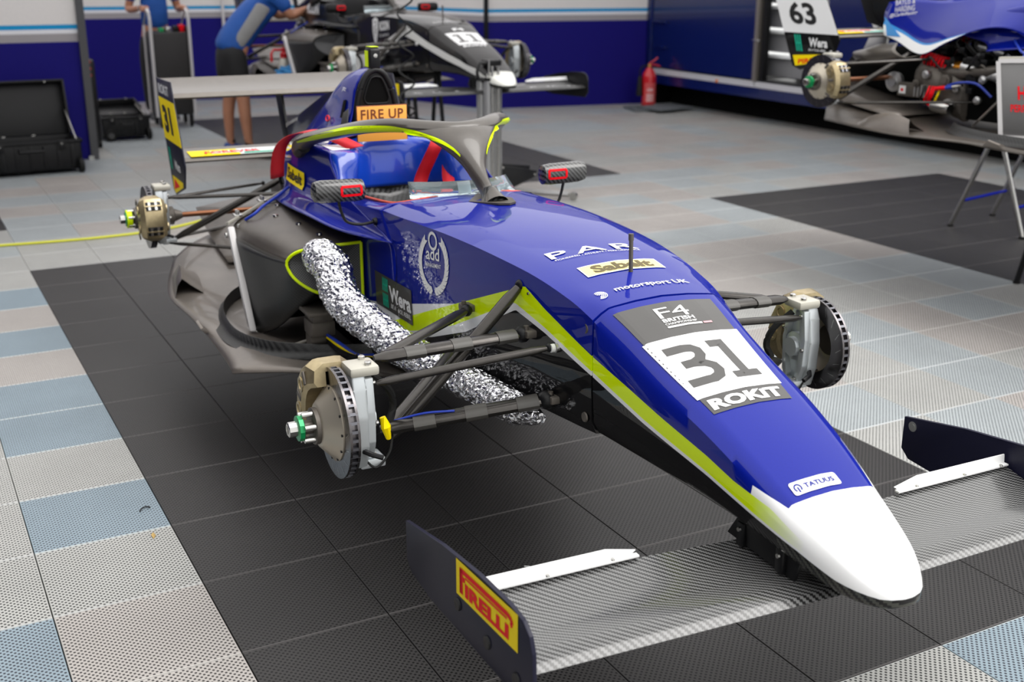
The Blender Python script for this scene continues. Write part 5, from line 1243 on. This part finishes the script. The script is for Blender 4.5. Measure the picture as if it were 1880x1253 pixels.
tube('base_beam', [(.30, .36, .045), (.55, .55, .045)], .022, M['black'], jk, 4)
lathe('caster', [(-.015, 0), (-.015, .03), (.015, .03), (.015, 0)], (.74, -.03, .031), (1, .6, 0), M['steel'], jk, 20)

# fire extinguisher and mats
fe = empty('fire_extinguisher', (7.77, 5.16, 0), 'red fire extinguisher standing at the corner of the blue wall and trailer', 'extinguisher', R(-20))
REDG = mat('red_enamel', (.55, .006, .012), .3, coat=.5, noise=.1)
lathe('cylinder', [(0, 0), (0, .078), (.02, .085), (.36, .085), (.41, .078), (.46, .045), (.48, .03), (.48, 0)], (0, 0, 0), (0, 0, 1), REDG, fe, 28)
lathe('valve', [(0, .02), (.03, .022), (.05, .016), (.06, 0)], (0, 0, .47), (0, 0, 1), mat('brass', (.5, .25, .06), .35, metal=.8), fe, 16)
tube('handle', [(-.01, 0, .52), (.07, 0, .57), (.10, 0, .60)], .010, REDG, fe, 8); tube('handle', [(-.01, 0, .51), (.08, 0, .51), (.13, 0, .49)], .010, REDG, fe, 8)
tube('hose', [(-.01, 0, .50), (-.09, 0, .49), (-.12, 0, .43), (-.115, 0, .38)], .010, M['rubber'], fe, 8, res=18)
lathe('horn', [(0, 0), (0, .045), (.22, .028), (.24, .012), (.24, 0)], (-.115, 0, .14), (0, 0, 1), M['rubber'], fe, 16)
for z0, z1, m_ in ((.06, .30, mat('red_label', (.60, .08, .08), .5)),):
    V = [(.0858*math.cos(R(a)), .0858*math.sin(R(a)), z) for z in (z0, z1) for a in range(-140, -10, 10)]; n_ = 13
    mesh('label', V, [(i, i+1, i+1+n_, i+n_) for i in range(n_-1)], m_, fe)
wrap = lambda u, v: Vector((.0866*math.cos(R(-115)+u/.0866), .0866*math.sin(R(-115)+u/.0866), v))
place('label_lettering', shiftVF(textmesh('CO2', .07, .035, .02), 0, .20), M['white'], wrap, fe, .02)
for k in range(4): place('label_lines', rect2(.09, .008, 6, 1, -.01, .08+k*.024), M['white'], wrap, fe)
for k, (x, y, a) in enumerate(((8.0, 5.12, -12), (8.35, 4.95, 6))):
    pass
mt = mat('grey_rubber_mat', (.10, .11, .12), .6)
for k, (x, y, z, a, lb) in enumerate(((7.62, 4.92, 0, -14, 'grey floor mat lying lowest, sticking out left, by the extinguisher'), (7.72, 4.74, .028, 8, 'grey floor mat on top of the other beside the extinguisher'))):
    o = empty('floor_mat', (x, y, z), lb, 'mat', R(a)); box('slab', (-.26, -.22, 0.001), (.26, .22, .026), mt, o, .006)
    for q in range(6): box('ridge', (-.25, -.2+q*.075, .026), (.25, -.185+q*.075, .0275), mt, o)

# cases
def case(loc, rz, w_, d_, h, label, lidh, lidang, gear=True):
    c = empty('equipment_case', loc, label, 'case', rz)
    bk = M['black']
    # open tray: four walls and a base
    for nm, lo, hi in (('base', (0, 0, .03), (w_, d_, .05)), ('side', (0, 0, .03), (w_, .02, h)), ('side', (0, d_-.02, .03), (w_, d_, h)), ('side', (0, 0, .03), (.02, d_, h)), ('side', (w_-.02, 0, .03), (w_, d_, h))):
        box(nm, lo, hi, bk, c, .008)
    for k in range(7): box('rib', (.05+k*(w_-.14)/6, -.008, .05), (.08+k*(w_-.14)/6, .0, h-.03), bk, c, .002)
    box('rim', (-.012, -.012, h-.02), (w_+.012, .01, h+.005), bk, c, .004); box('rim', (w_-.008, -.012, h-.02), (w_+.012, d_+.01, h+.005), bk, c, .004)
    tube('handle', [(w_*.38, -.01, h-.045), (w_*.38, -.035, h-.07), (w_*.62, -.035, h-.07), (w_*.62, -.01, h-.045)], .010, bk, c, 8)
    for x in (w_*.2, w_*.8):
        box('latch', (x-.03, -.022, h-.07), (x+.03, -.008, h+.01), bk, c, .004); lathe('latch_pin', [(0, 0), (0, .006), (.006, .006), (.006, 0)], (x, -.022, h-.02), (0, -1, 0), M['steel'], c, 8)
    for x in (.07, w_-.02):
        wl = lathe('wheel', [(-.02, 0), (-.02, .05), (-.012, .058), (.012, .058), (.02, .05), (.02, 0)], (x, -.015, .058), (0, -1, 0) if x < .1 else (1, 0, 0), M['rubber'], c, 24)
        if x < .1: lathe('wheel_hub', [(0, 0), (0, .03), (.004, .028), (.004, 0)], (x, -.035, .058), (0, -1, 0), mat('hub_grey', (.05, .05, .05), .4), wl, 12)
    # lid
    m_ = Matrix.Translation((0, d_, h)) @ Matrix.Rotation(lidang, 4, 'X')
    bm = bmesh.new(); boxb(bm, (0, -.0, 0), (w_, .018, lidh), None, .01); boxb(bm, (0, -.07, 0), (.02, .01, lidh), None, .006); boxb(bm, (w_-.02, -.07, 0), (w_, .01, lidh), None, .006); boxb(bm, (0, -.07, lidh-.02), (w_, .01, lidh), None, .006)
    bmesh.ops.transform(bm, matrix=m_, verts=bm.verts); lid = bmo('lid', bm, bk, c, 35)
    for x in (w_*.25, w_*.8):
        lathe('catch', [(0, 0), (0, .009), (.008, .007), (.008, 0)], m_ @ Vector((x, -.072, lidh-.02)), (0, -1, 0), M['steel'], lid, 8)
    tube('lid_strut', [(w_-.03, .05, h), m_ @ Vector((w_-.03, -.05, lidh*.45))], .006, M['steel'], c, 8)
    if gear:
        for k, (x, m2) in enumerate(((.25, 'steel'), (.40, 'green'), (.55, 'steel'), (.7, 'steel'), (.33, 'yellow'), (.5, 'red'))):
            box('tool', (w_*x, .06+.03*(k % 3), h-.10), (w_*x+.05, d_-.1, h-.04+.01*(k % 2)), M[m2] if m2 != 'steel' or k % 2 else M['black'], c, .004, None)
    for z, y in ((h-.01, .08), (h-.01, .18)):
        for x in (w_*.3, w_*.6): box('hinge', (x, d_-.015, h-.02), (x+.03, d_+.005, h+.01), M['steel'], c, .002)
    return c
case((.02, 3.32, 0), R(3), .80, .42, .27, 'large black wheeled case standing open before the left blue partition', .46, R(-14), False)
case((1.27, 5.08, 0), R(2), .46, .32, .23, 'small black wheeled case with tools, open, beyond the partition end', .30, R(-80))
o = empty('stacked_case', (1.10, 4.75, 0), 'black case standing upright behind the partition end', 'case', R(0))
box('shell', (-.15, -.05, 0.02), (.10, .13, .82), M['black'], o, .03); box('seam', (-.152, .03, .02), (.102, .042, .822), M['rubber'], o, .01); box('handle', (-.07, -.01, .82), (.04, .05, .85), M['black'], o, .01)
for x in (-.12, .07): lathe('wheel', [(-.02, 0), (-.02, .035), (.02, .035), (.02, 0)], (x, -.05, .036), (1, 0, 0), M['rubber'], o, 18)
o = empty('hanging_belts', (1.03, 4.35, 0), 'dark bag with red straps leaning behind the partition end', 'bag', 0)
loft('bag', [[Vector((x0+.02+.09*s*math.cos(a), .16+.07*s*math.sin(a), z)) for a in [2*PI*j/14 for j in range(14)]] for z, s, x0 in ((0.005, .8, .0), (.12, 1.05, 0), (.35, 1.0, -.01), (.55, .7, -.01), (.66, .3, 0))], M['rubber'], o)
tube('red_strap', [(.06, .12, .62), (.075, .10, .72), (.07, .12, .84), (.05, .14, .90)], .010, REDG, o, 6, res=12)
for k in range(3): lathe('strap_ring', [(-.004, .012), (-.004, .018), (.004, .018), (.004, .012)], (.075, .09, .70+.06*k), (0, -1, 0), REDG, o, 12)

# trolley
t = empty('tool_trolley', (2.17, 5.85, 0), 'tall black cabinet trolley with silver side rails pushed by a man', 'trolley', R(-2))
CAB = mat('cabinet_black', (.018, .017, .017), .5, noise=.2)
box('cabinet', (-.19, 0, .13), (.17, .40, .99), CAB, t, .012)
box('front_panel', (-.18, -.006, .15), (.16, 0, .97), mat('panel_black', (.022, .02, .02), .6), t, .003)
for x in (-.205, .19):
    tube('side_rail', [(x, -.01, .12), (x, -.01, 1.12), (x, .02, 1.19), (x, .09, 1.22), (x, .16, 1.20)], .016, M['offwhite'], t, 10)
    tube('side_rail', [(x, .40, .12), (x, .40, 1.05), (x, .16, 1.20)], .012, M['offwhite'], t, 10)
box('side_panel', (.175, .0, .14), (.182, .40, 1.05), CAB, t, .002)
for x, y in ((-.16, .03), (.15, .03), (-.16, .37), (.15, .37)):
    w1 = lathe('caster', [(-.014, 0), (-.014, .05), (.014, .05), (.014, 0)], (x, y, .051), (1, 0, 0), M['rubber'], t, 20); box('caster_fork', (x-.022, y-.02, .05), (x+.022, y+.02, .13), M['black'], w1, .004)
for i, (x, m2) in enumerate(((-.10, 'green'), (-.03, 'steel'), (.05, 'black'), (.11, 'red'))):
    box('tool', (x, .06, .99), (x+.045, .2, 1.03+.01*i), M[m2], t, .004)

# black 11's spiral air line, spray bottle, cloth
def air(name, a, b, rad, turns, label):
    o = tag(tube(name, helix(a, b, rad, turns), .006, M['rubber'], None, 6), label, 'hose'); return o
q = empty('spray_bottle', (2.53, 3.12, .745), 'red and cream pump spray bottle behind the man in shorts', 'bottle')
lathe('bottle', [(0, 0), (0, .05), (.02, .055), (.11, .055), (.15, .03), (.15, 0)], (0, 0, 0), (0, 0, 1), M['cream'], q, 20)
lathe('cap', [(.14, .0), (.14, .03), (.19, .034), (.20, .02), (.24, .015), (.24, 0)], (0, 0, 0), (0, 0, 1), REDG, q, 16)
tube('trigger', [(0, 0, .22), (-.09, 0, .22), (-.11, 0, .19), (-.11, 0, .12)], .012, REDG, q, 8); tube('nozzle', [(0, 0, .22), (.07, 0, .215)], .013, REDG, q, 8)
bm = bmesh.new(); rr = random.Random(5)
bmesh.ops.create_icosphere(bm, subdivisions=4, radius=1)
for v in bm.verts:
    n_ = .75+.25*math.sin(v.co.x*7+v.co.y*3)*math.cos(v.co.z*6+v.co.x*2); v.co = Vector((v.co.x*.15*n_, v.co.y*.10*n_, max(-.3, v.co.z)*.075*n_+.02))
cl = bmo('cloth', bm, mat('light_blue_cloth', (.03, .19, .42), .85), None, 60); cl.location = (2.52, 2.93, .765); tag(cl, 'crumpled light blue cloth on the floor of car 11', 'cloth')
cableM = mat('yellow_cable', (.62, .62, .03), .5)
pc = [(-3.5, 1.3, .008), (-2.2, .95, .008), (-1.0, .82, .008), (-.09, .71, .008), (.15, .68, .008), (.5, .66, .008), (.9, .72, .008), (1.3, .95, .008)]
tag(tube('air_hose', pc, .0085, cableM, None, 8, res=60), 'bright yellow air hose lying across the pale tiles at left', 'hose')
air('spiral_air_line', (2.24, -.28, .10), (2.22, -.30, 2.9), .045, 17, 'black spiral air line hanging before the flank of car 11')
tag(tube('power_cable', [(1.95, 3.9, .01), (2.2, 3.5, .01), (2.5, 3.2, .012), (2.9, 3.3, .01), (3.0, 3.7, .01), (2.8, 4.1, .01)], .007, M['rubber'], None, 6, res=40), 'black power cable looping on the tiles under car 11', 'cable')
# litter
o = tag(tube('cable_tie', [(-.068, -3.462, .004), (-.060, -3.448, .006), (-.045, -3.440, .006), (-.032, -3.447, .004)], .0022, M['black'], None, 6, res=14), 'small black cable tie curled on the blue-grey tile at left', 'cable tie')
def won(x, y): return (x, y, .0)
prism('leaf', [(-.068, -3.668, .001), (-.058, -3.652, .004), (-.060, -3.625, .002), (-.070, -3.640, .003)], (0, 0, .001), mat('dry_leaf', (.45, .30, .10), .7))
tag(D.objects['leaf'], 'tiny dry brown leaf on the pale tile at lower left', 'leaf')
s_ = tube('tie_scrap', [(.845, -4.345, .004), (.855, -4.357, .006), (.860, -4.372, .004)], .002, M['white'], None, 6); tag(s_, 'white scrap of cable tie on charcoal tiles behind the front wing', 'litter')

# ------------------------------------------------------------------ people
SKIN = mat('skin', (.42, .19, .11), .5, noise=.12, nscale=8)
SHIRT = mat('blue_polo', (.005, .075, .34), .7, noise=.15, nscale=12, bump=.3, bscale=90)
SHORT = mat('black_shorts', (.010, .010, .011), .8, noise=.3, nscale=10, bump=.5, bscale=40)
GREYC = mat('grey_cloth', (.27, .27, .27), .75, noise=.1); HAIR = mat('brown_hair', (.03, .015, .008), .7, bump=.6, bscale=120)
SHOE = mat('grey_trainer', (.06, .06, .065), .6, noise=.3); SOLE = mat('white_sole', (.6, .6, .6), .5)
def skin(name, chains, m, parent, sub=2):
    """chains: list of [(x,y,z,r),...]; first points that coincide are welded"""
    bm = bmesh.new(); L = bm.verts.layers.skin.verify(); idx = {}
    first = None
    for ch in chains:
        prev = None
        for x, y, z, r in ch:
            k = (round(x, 4), round(y, 4), round(z, 4))
            if k not in idx:
                v = bm.verts.new((x, y, z)); rr_ = r if isinstance(r, tuple) else (r, r); v[L].radius = rr_; idx[k] = v
                if first is None: first = v; v[L].use_root = True
            v = idx[k]
            if prev is not None and bm.edges.get((prev, v)) is None: bm.edges.new((prev, v))
            prev = v
    me = D.meshes.new(name); bm.to_mesh(me); bm.free(); o = link(name, me, m, parent)
    a = o.modifiers.new('skin', 'SKIN'); a.use_smooth_shade = True; a.branch_smoothing = .4
    s = o.modifiers.new('sub', 'SUBSURF'); s.levels = sub; s.render_levels = sub
    return o
def head(p, o, face, up_=Vector((0, 0, 1))):
    bm = bmesh.new(); bmesh.ops.create_icosphere(bm, subdivisions=4, radius=1)
    f = Vector(face).normalized(); s = f.cross(up_).normalized(); u = s.cross(f)
    for v in bm.verts:
        x, y, z = v.co
        w_ = .075*(1-.22*max(0, -z)); l = .098*(1-.10*max(0, -z)); X = x*l; Y = y*w_; Z = z*.118
        if x > .75 and abs(y) < .22 and -.35 < z < .12: X += .020*(1-abs(y)/.22)*(1-abs(z+.12)/.25 if abs(z+.12) < .25 else 0)
        for sy in (-1, 1):
            dd = math.hypot(y-sy*.38, z-.05)
            if x > .6 and dd < .22: X -= .010*(1-dd/.22)
        v.co = Vector(o)+f*X+s*Y+u*Z
    h = bmo('head', bm, SKIN, p, 60)
    for sy in (-1, 1):
        bm = bmesh.new(); bmesh.ops.create_icosphere(bm, subdivisions=2, radius=.012, matrix=Matrix.Translation(Vector(o)+f*.083+s*sy*.029+u*.006)); bmo('eye', bm, SOLE, h, 60)
        bm = bmesh.new(); bmesh.ops.create_icosphere(bm, subdivisions=2, radius=1)
        for v in bm.verts: v.co = Vector(o)+s*(sy*.078+v.co.x*.008)+f*(v.co.y*.018-.004)+u*(v.co.z*.030-.004)
        bmo('ear', bm, SKIN, h, 60)
    bm = bmesh.new(); boxb(bm, (-.004, -.024, -.005), (.004, .024, .005), None, .002)
    for v in bm.verts: v.co = Vector(o)+f*(.084+v.co.x)+s*v.co.y+u*(v.co.z-.058)
    bmo('mouth', bm, mat('lips', (.30, .10, .08), .5), h)
    bm = bmesh.new(); bmesh.ops.create_icosphere(bm, subdivisions=4, radius=1)
    for v in bm.verts:
        x, y, z = v.co
        k = 1.07 if (z > .38 or x < -.05) and z > -.55 else .80
        v.co = Vector(o)+f*(x*.098*k-.004)+s*y*.079*k+u*z*.122*k
    bmo('hair', bm, HAIR, h, 60); return h
def hand(p, o, fwd, side, curl=1.0, sg=1):
    """palm and five bent fingers gripping; o wrist, fwd towards the knuckles, side towards the thumb"""
    o, f, s = Vector(o), Vector(fwd).normalized(), Vector(side).normalized(); n_ = f.cross(s)*sg
    ch = [[(*o, .024), (*(o+f*.045), (.034, .018)), (*(o+f*.085), (.036, .016))]]
    pm_ = skin('hand', ch, SKIN, p, 2)
    for k, (dy, L_) in enumerate(((.030, .062), (.010, .070), (-.011, .065), (-.030, .052))):
        a = o+f*.075+s*dy; b = a+f*L_*.42; c = b+(f*.35-n_*curl)*L_*.36; e = c+(-f*.3*curl-n_*.8*curl+f*(1-curl))*L_*.32
        skin('finger', [[(*a, .010), (*b, .0095), (*c, .0085), (*e, .0075)]], SKIN, pm_, 1)
    a = o+f*.03+s*.022; b = a+s*.026+f*.022-n_*.008; c = b+f*.028+s*.006-n_*.016*curl
    skin('thumb', [[(*a, .013), (*b, .0115), (*c, .009)]], SKIN, pm_, 1)
    return pm_
def shoe(p, heel, toe, m=SHOE):
    heel, toe = Vector(heel), Vector(toe); f = (toe-heel).normalized(); s = f.cross(Vector((0, 0, 1))); L_ = (toe-heel).length; rows = []; sr = []
    for t, w_, h in ((0, .02, .06), (.03, .034, .085), (.25, .037, .095), (.42, .038, .078), (.6, .045, .060), (.8, .046, .048), (.95, .030, .036), (1, .012, .025)):
        c = heel+f*t*L_; rows.append([c+s*w_*math.cos(a)+Vector((0, 0, .022+max(0, h*math.sin(a)))) for a in [PI*2*j/12 for j in range(12)]])
        sr.append([c+s*(w_+.006)*x_+Vector((0, 0, z_)) for x_, z_ in ((-1, .001), (-1, .026), (1, .026), (1, .001))])
    o = loft('shoe', rows, m, p, 60); loft('sole', sr, SOLE, o, 30)
    for k in range(4): 
        c = heel+f*(.42+.09*k)*L_+Vector((0, 0, .094-.014*k)); tube('lace', [c-s*.02, c+Vector((0, 0, .006)), c+s*.02], .003, M['rubber'], o, 5)
    return o
# bending mechanic with black shorts
p2 = empty('person', (2.24, 3.62, 0), 'person in blue and grey polo and black shorts bending over car 11', 'person')
skin('body', [[(-.04, 0, .93, (.15, .12)), (.06, 0, 1.10, (.14, .13)), (.22, .0, 1.28, (.17, .14)), (.36, 0, 1.40, (.16, .12)), (.43, 0, 1.45, .055), (.50, 0, 1.49, .055)],
              [(-.04, 0, .93, (.15, .12)), (-.06, .09, .86, .095), (-.05, .10, .52, .062), (-.07, .11, .40, .058), (-.07, .12, .12, .036), (-.04, .12, .07, .034)],
              [(-.04, 0, .93, (.15, .12)), (-.03, -.09, .86, .095), (.02, -.10, .52, .062), (.02, -.11, .40, .060), (.04, -.11, .12, .036), (.07, -.11, .07, .034)],
              [(.36, 0, 1.40, (.16, .12)), (.38, -.18, 1.38, .06), (.46, -.21, 1.22, .043), (.58, -.17, 1.275, .036), (.70, -.13, 1.30, .028)],
              [(.36, 0, 1.40, (.16, .12)), (.38, .18, 1.38, .06), (.46, .21, 1.22, .043), (.62, .17, 1.25, .036), (.72, .14, 1.27, .028)]], SKIN, p2)
sh = skin('shorts', [[(-.04, 0, 1.06, (.160, .142)), (-.05, 0, .92, (.18, .15))], [(-.05, 0, .92, (.18, .15)), (-.06, .10, .80, .118), (-.05, .11, .60, .105)], [(-.05, 0, .92, (.18, .15)), (-.02, -.10, .80, .118), (.0, -.11, .60, .105)]], SHORT, p2)
po = skin('polo_shirt', [[(-.055, 0, .90, (.175, .155)), (-.03, 0, .99, (.175, .155)), (.07, 0, 1.12, (.17, .16)), (.22, 0, 1.29, (.20, .165)), (.36, 0, 1.405, (.175, .14)), (.41, 0, 1.44, .075)], [(.36, 0, 1.405, (.175, .14)), (.385, -.19, 1.38, .082), (.44, -.215, 1.26, .072)], [(.36, 0, 1.405, (.175, .14)), (.385, .19, 1.38, .082), (.44, .215, 1.26, .072)]], SHIRT, p2)
side_pts = cr([(-.02, -.150, .99), (.05, -.168, 1.08), (.14, -.185, 1.20), (.24, -.19, 1.33)], 10)
rows = [[p+Vector((-.045-.02*i/9, .012, .03)), p+Vector((0, -.012, 0)), p+Vector((.05+.01*i/9, .004, -.035))] for i, p in enumerate(side_pts)]
bm = bmesh.new(); gridV(bm, rows); o = bmo('grey_side_panel', bm, GREYC, p2, 60); md = o.modifiers.new('t', 'SOLIDIFY'); md.thickness = .012
md = o.modifiers.new('s', 'SUBSURF'); md.levels = 1
for y in (-.11, .12): skin('sock', [[(.03 if y < 0 else -.06, y, .16, .044), (.05 if y < 0 else -.05, y, .08, .042)]], M['rubber'], p2, 1)
head(p2, (.60, 0, 1.56), (.75, 0, -.65))
hand(p2, (.70, -.13, 1.30), (1, .1, -.1), (0, .8, .6), .7); hand(p2, (.72, .14, 1.27), (1, 0, -.1), (0, -.8, .6), .7, -1)
BL = mat('blue_trainer', (.02, .06, .25), .6)
shoe(p2, (-.13, .12, .0), (.14, .10, .0), BL); shoe(p2, (-.02, -.11, 0), (.27, -.16, 0))
# man pushing the trolley
p1 = empty('person', (2.16, 6.55, 0), 'person in a plain blue T-shirt standing behind the tall trolley', 'person', 0)
skin('body', [[(0, 0, .95, (.14, .11)), (0, 0, 1.15, (.13, .11)), (0, -.01, 1.35, (.17, .12)), (0, 0, 1.46, (.13, .09)), (0, 0, 1.53, .055), (0, 0, 1.60, .055)],
              [(0, 0, .95, (.14, .11)), (-.10, 0, .86, .09), (-.11, -.01, .50, .06), (-.11, .01, .12, .038), (-.11, -.01, .07, .034)],
              [(0, 0, .95, (.14, .11)), (.10, 0, .86, .09), (.11, -.01, .50, .06), (.11, .01, .12, .038), (.11, -.01, .07, .034)],
              [(0, 0, 1.46, (.13, .09)), (-.20, 0, 1.43, .055), (-.27, .02, 1.20, .042), (-.24, -.22, 1.21, .036), (-.215, -.44, 1.235, .027)],
              [(0, 0, 1.46, (.13, .09)), (.20, 0, 1.43, .055), (.27, .02, 1.20, .042), (.245, -.22, 1.21, .036), (.215, -.44, 1.235, .027)]], SKIN, p1)
skin('trousers', [[(0, 0, 1.02, (.155, .13)), (0, 0, .92, (.165, .135))], [(0, 0, .92, (.165, .135)), (-.11, 0, .80, .105), (-.115, 0, .5, .085), (-.115, 0, .10, .065)], [(0, 0, .92, (.165, .135)), (.11, 0, .80, .105), (.115, 0, .5, .085), (.115, 0, .10, .065)]], SHORT, p1)
skin('t_shirt', [[(0, 0, .96, (.165, .14)), (0, 0, 1.15, (.16, .14)), (0, -.01, 1.36, (.195, .145)), (0, 0, 1.465, (.15, .11)), (0, 0, 1.505, .07)], [(0, 0, 1.465, (.15, .11)), (-.205, 0, 1.43, .075), (-.255, .01, 1.28, .066)], [(0, 0, 1.465, (.15, .11)), (.205, 0, 1.43, .075), (.255, .01, 1.28, .066)]], SHIRT, p1)
head(p1, (0, -.02, 1.70), (0, -1, -.15))
hand(p1, (-.215, -.45, 1.235), (0, -1, -.05), (.9, 0, .4), 1.0); hand(p1, (.215, -.45, 1.235), (0, -1, -.05), (-.9, 0, .4), 1.0, -1)
lathe('wristwatch', [(-.012, .030), (-.012, .034), (.012, .034), (.012, .030)], (-.216, -.42, 1.234), (0, 1, 0), M['offwhite'], p1, 18)
shoe(p1, (-.11, .07, 0), (-.12, -.20, 0)); shoe(p1, (.11, .07, 0), (.12, -.20, 0))

for pre, g in (('trestle', 'stands carrying the racing cars'), ('floor_mat', 'grey mats by the extinguisher'), ('equipment_case', 'black equipment cases'), ('stacked_case', 'black equipment cases'), ('person', 'people at work at the back')):
    for o in COL.objects:
        if o.name.split('.')[0] == pre and o.parent is None: o['group'] = g
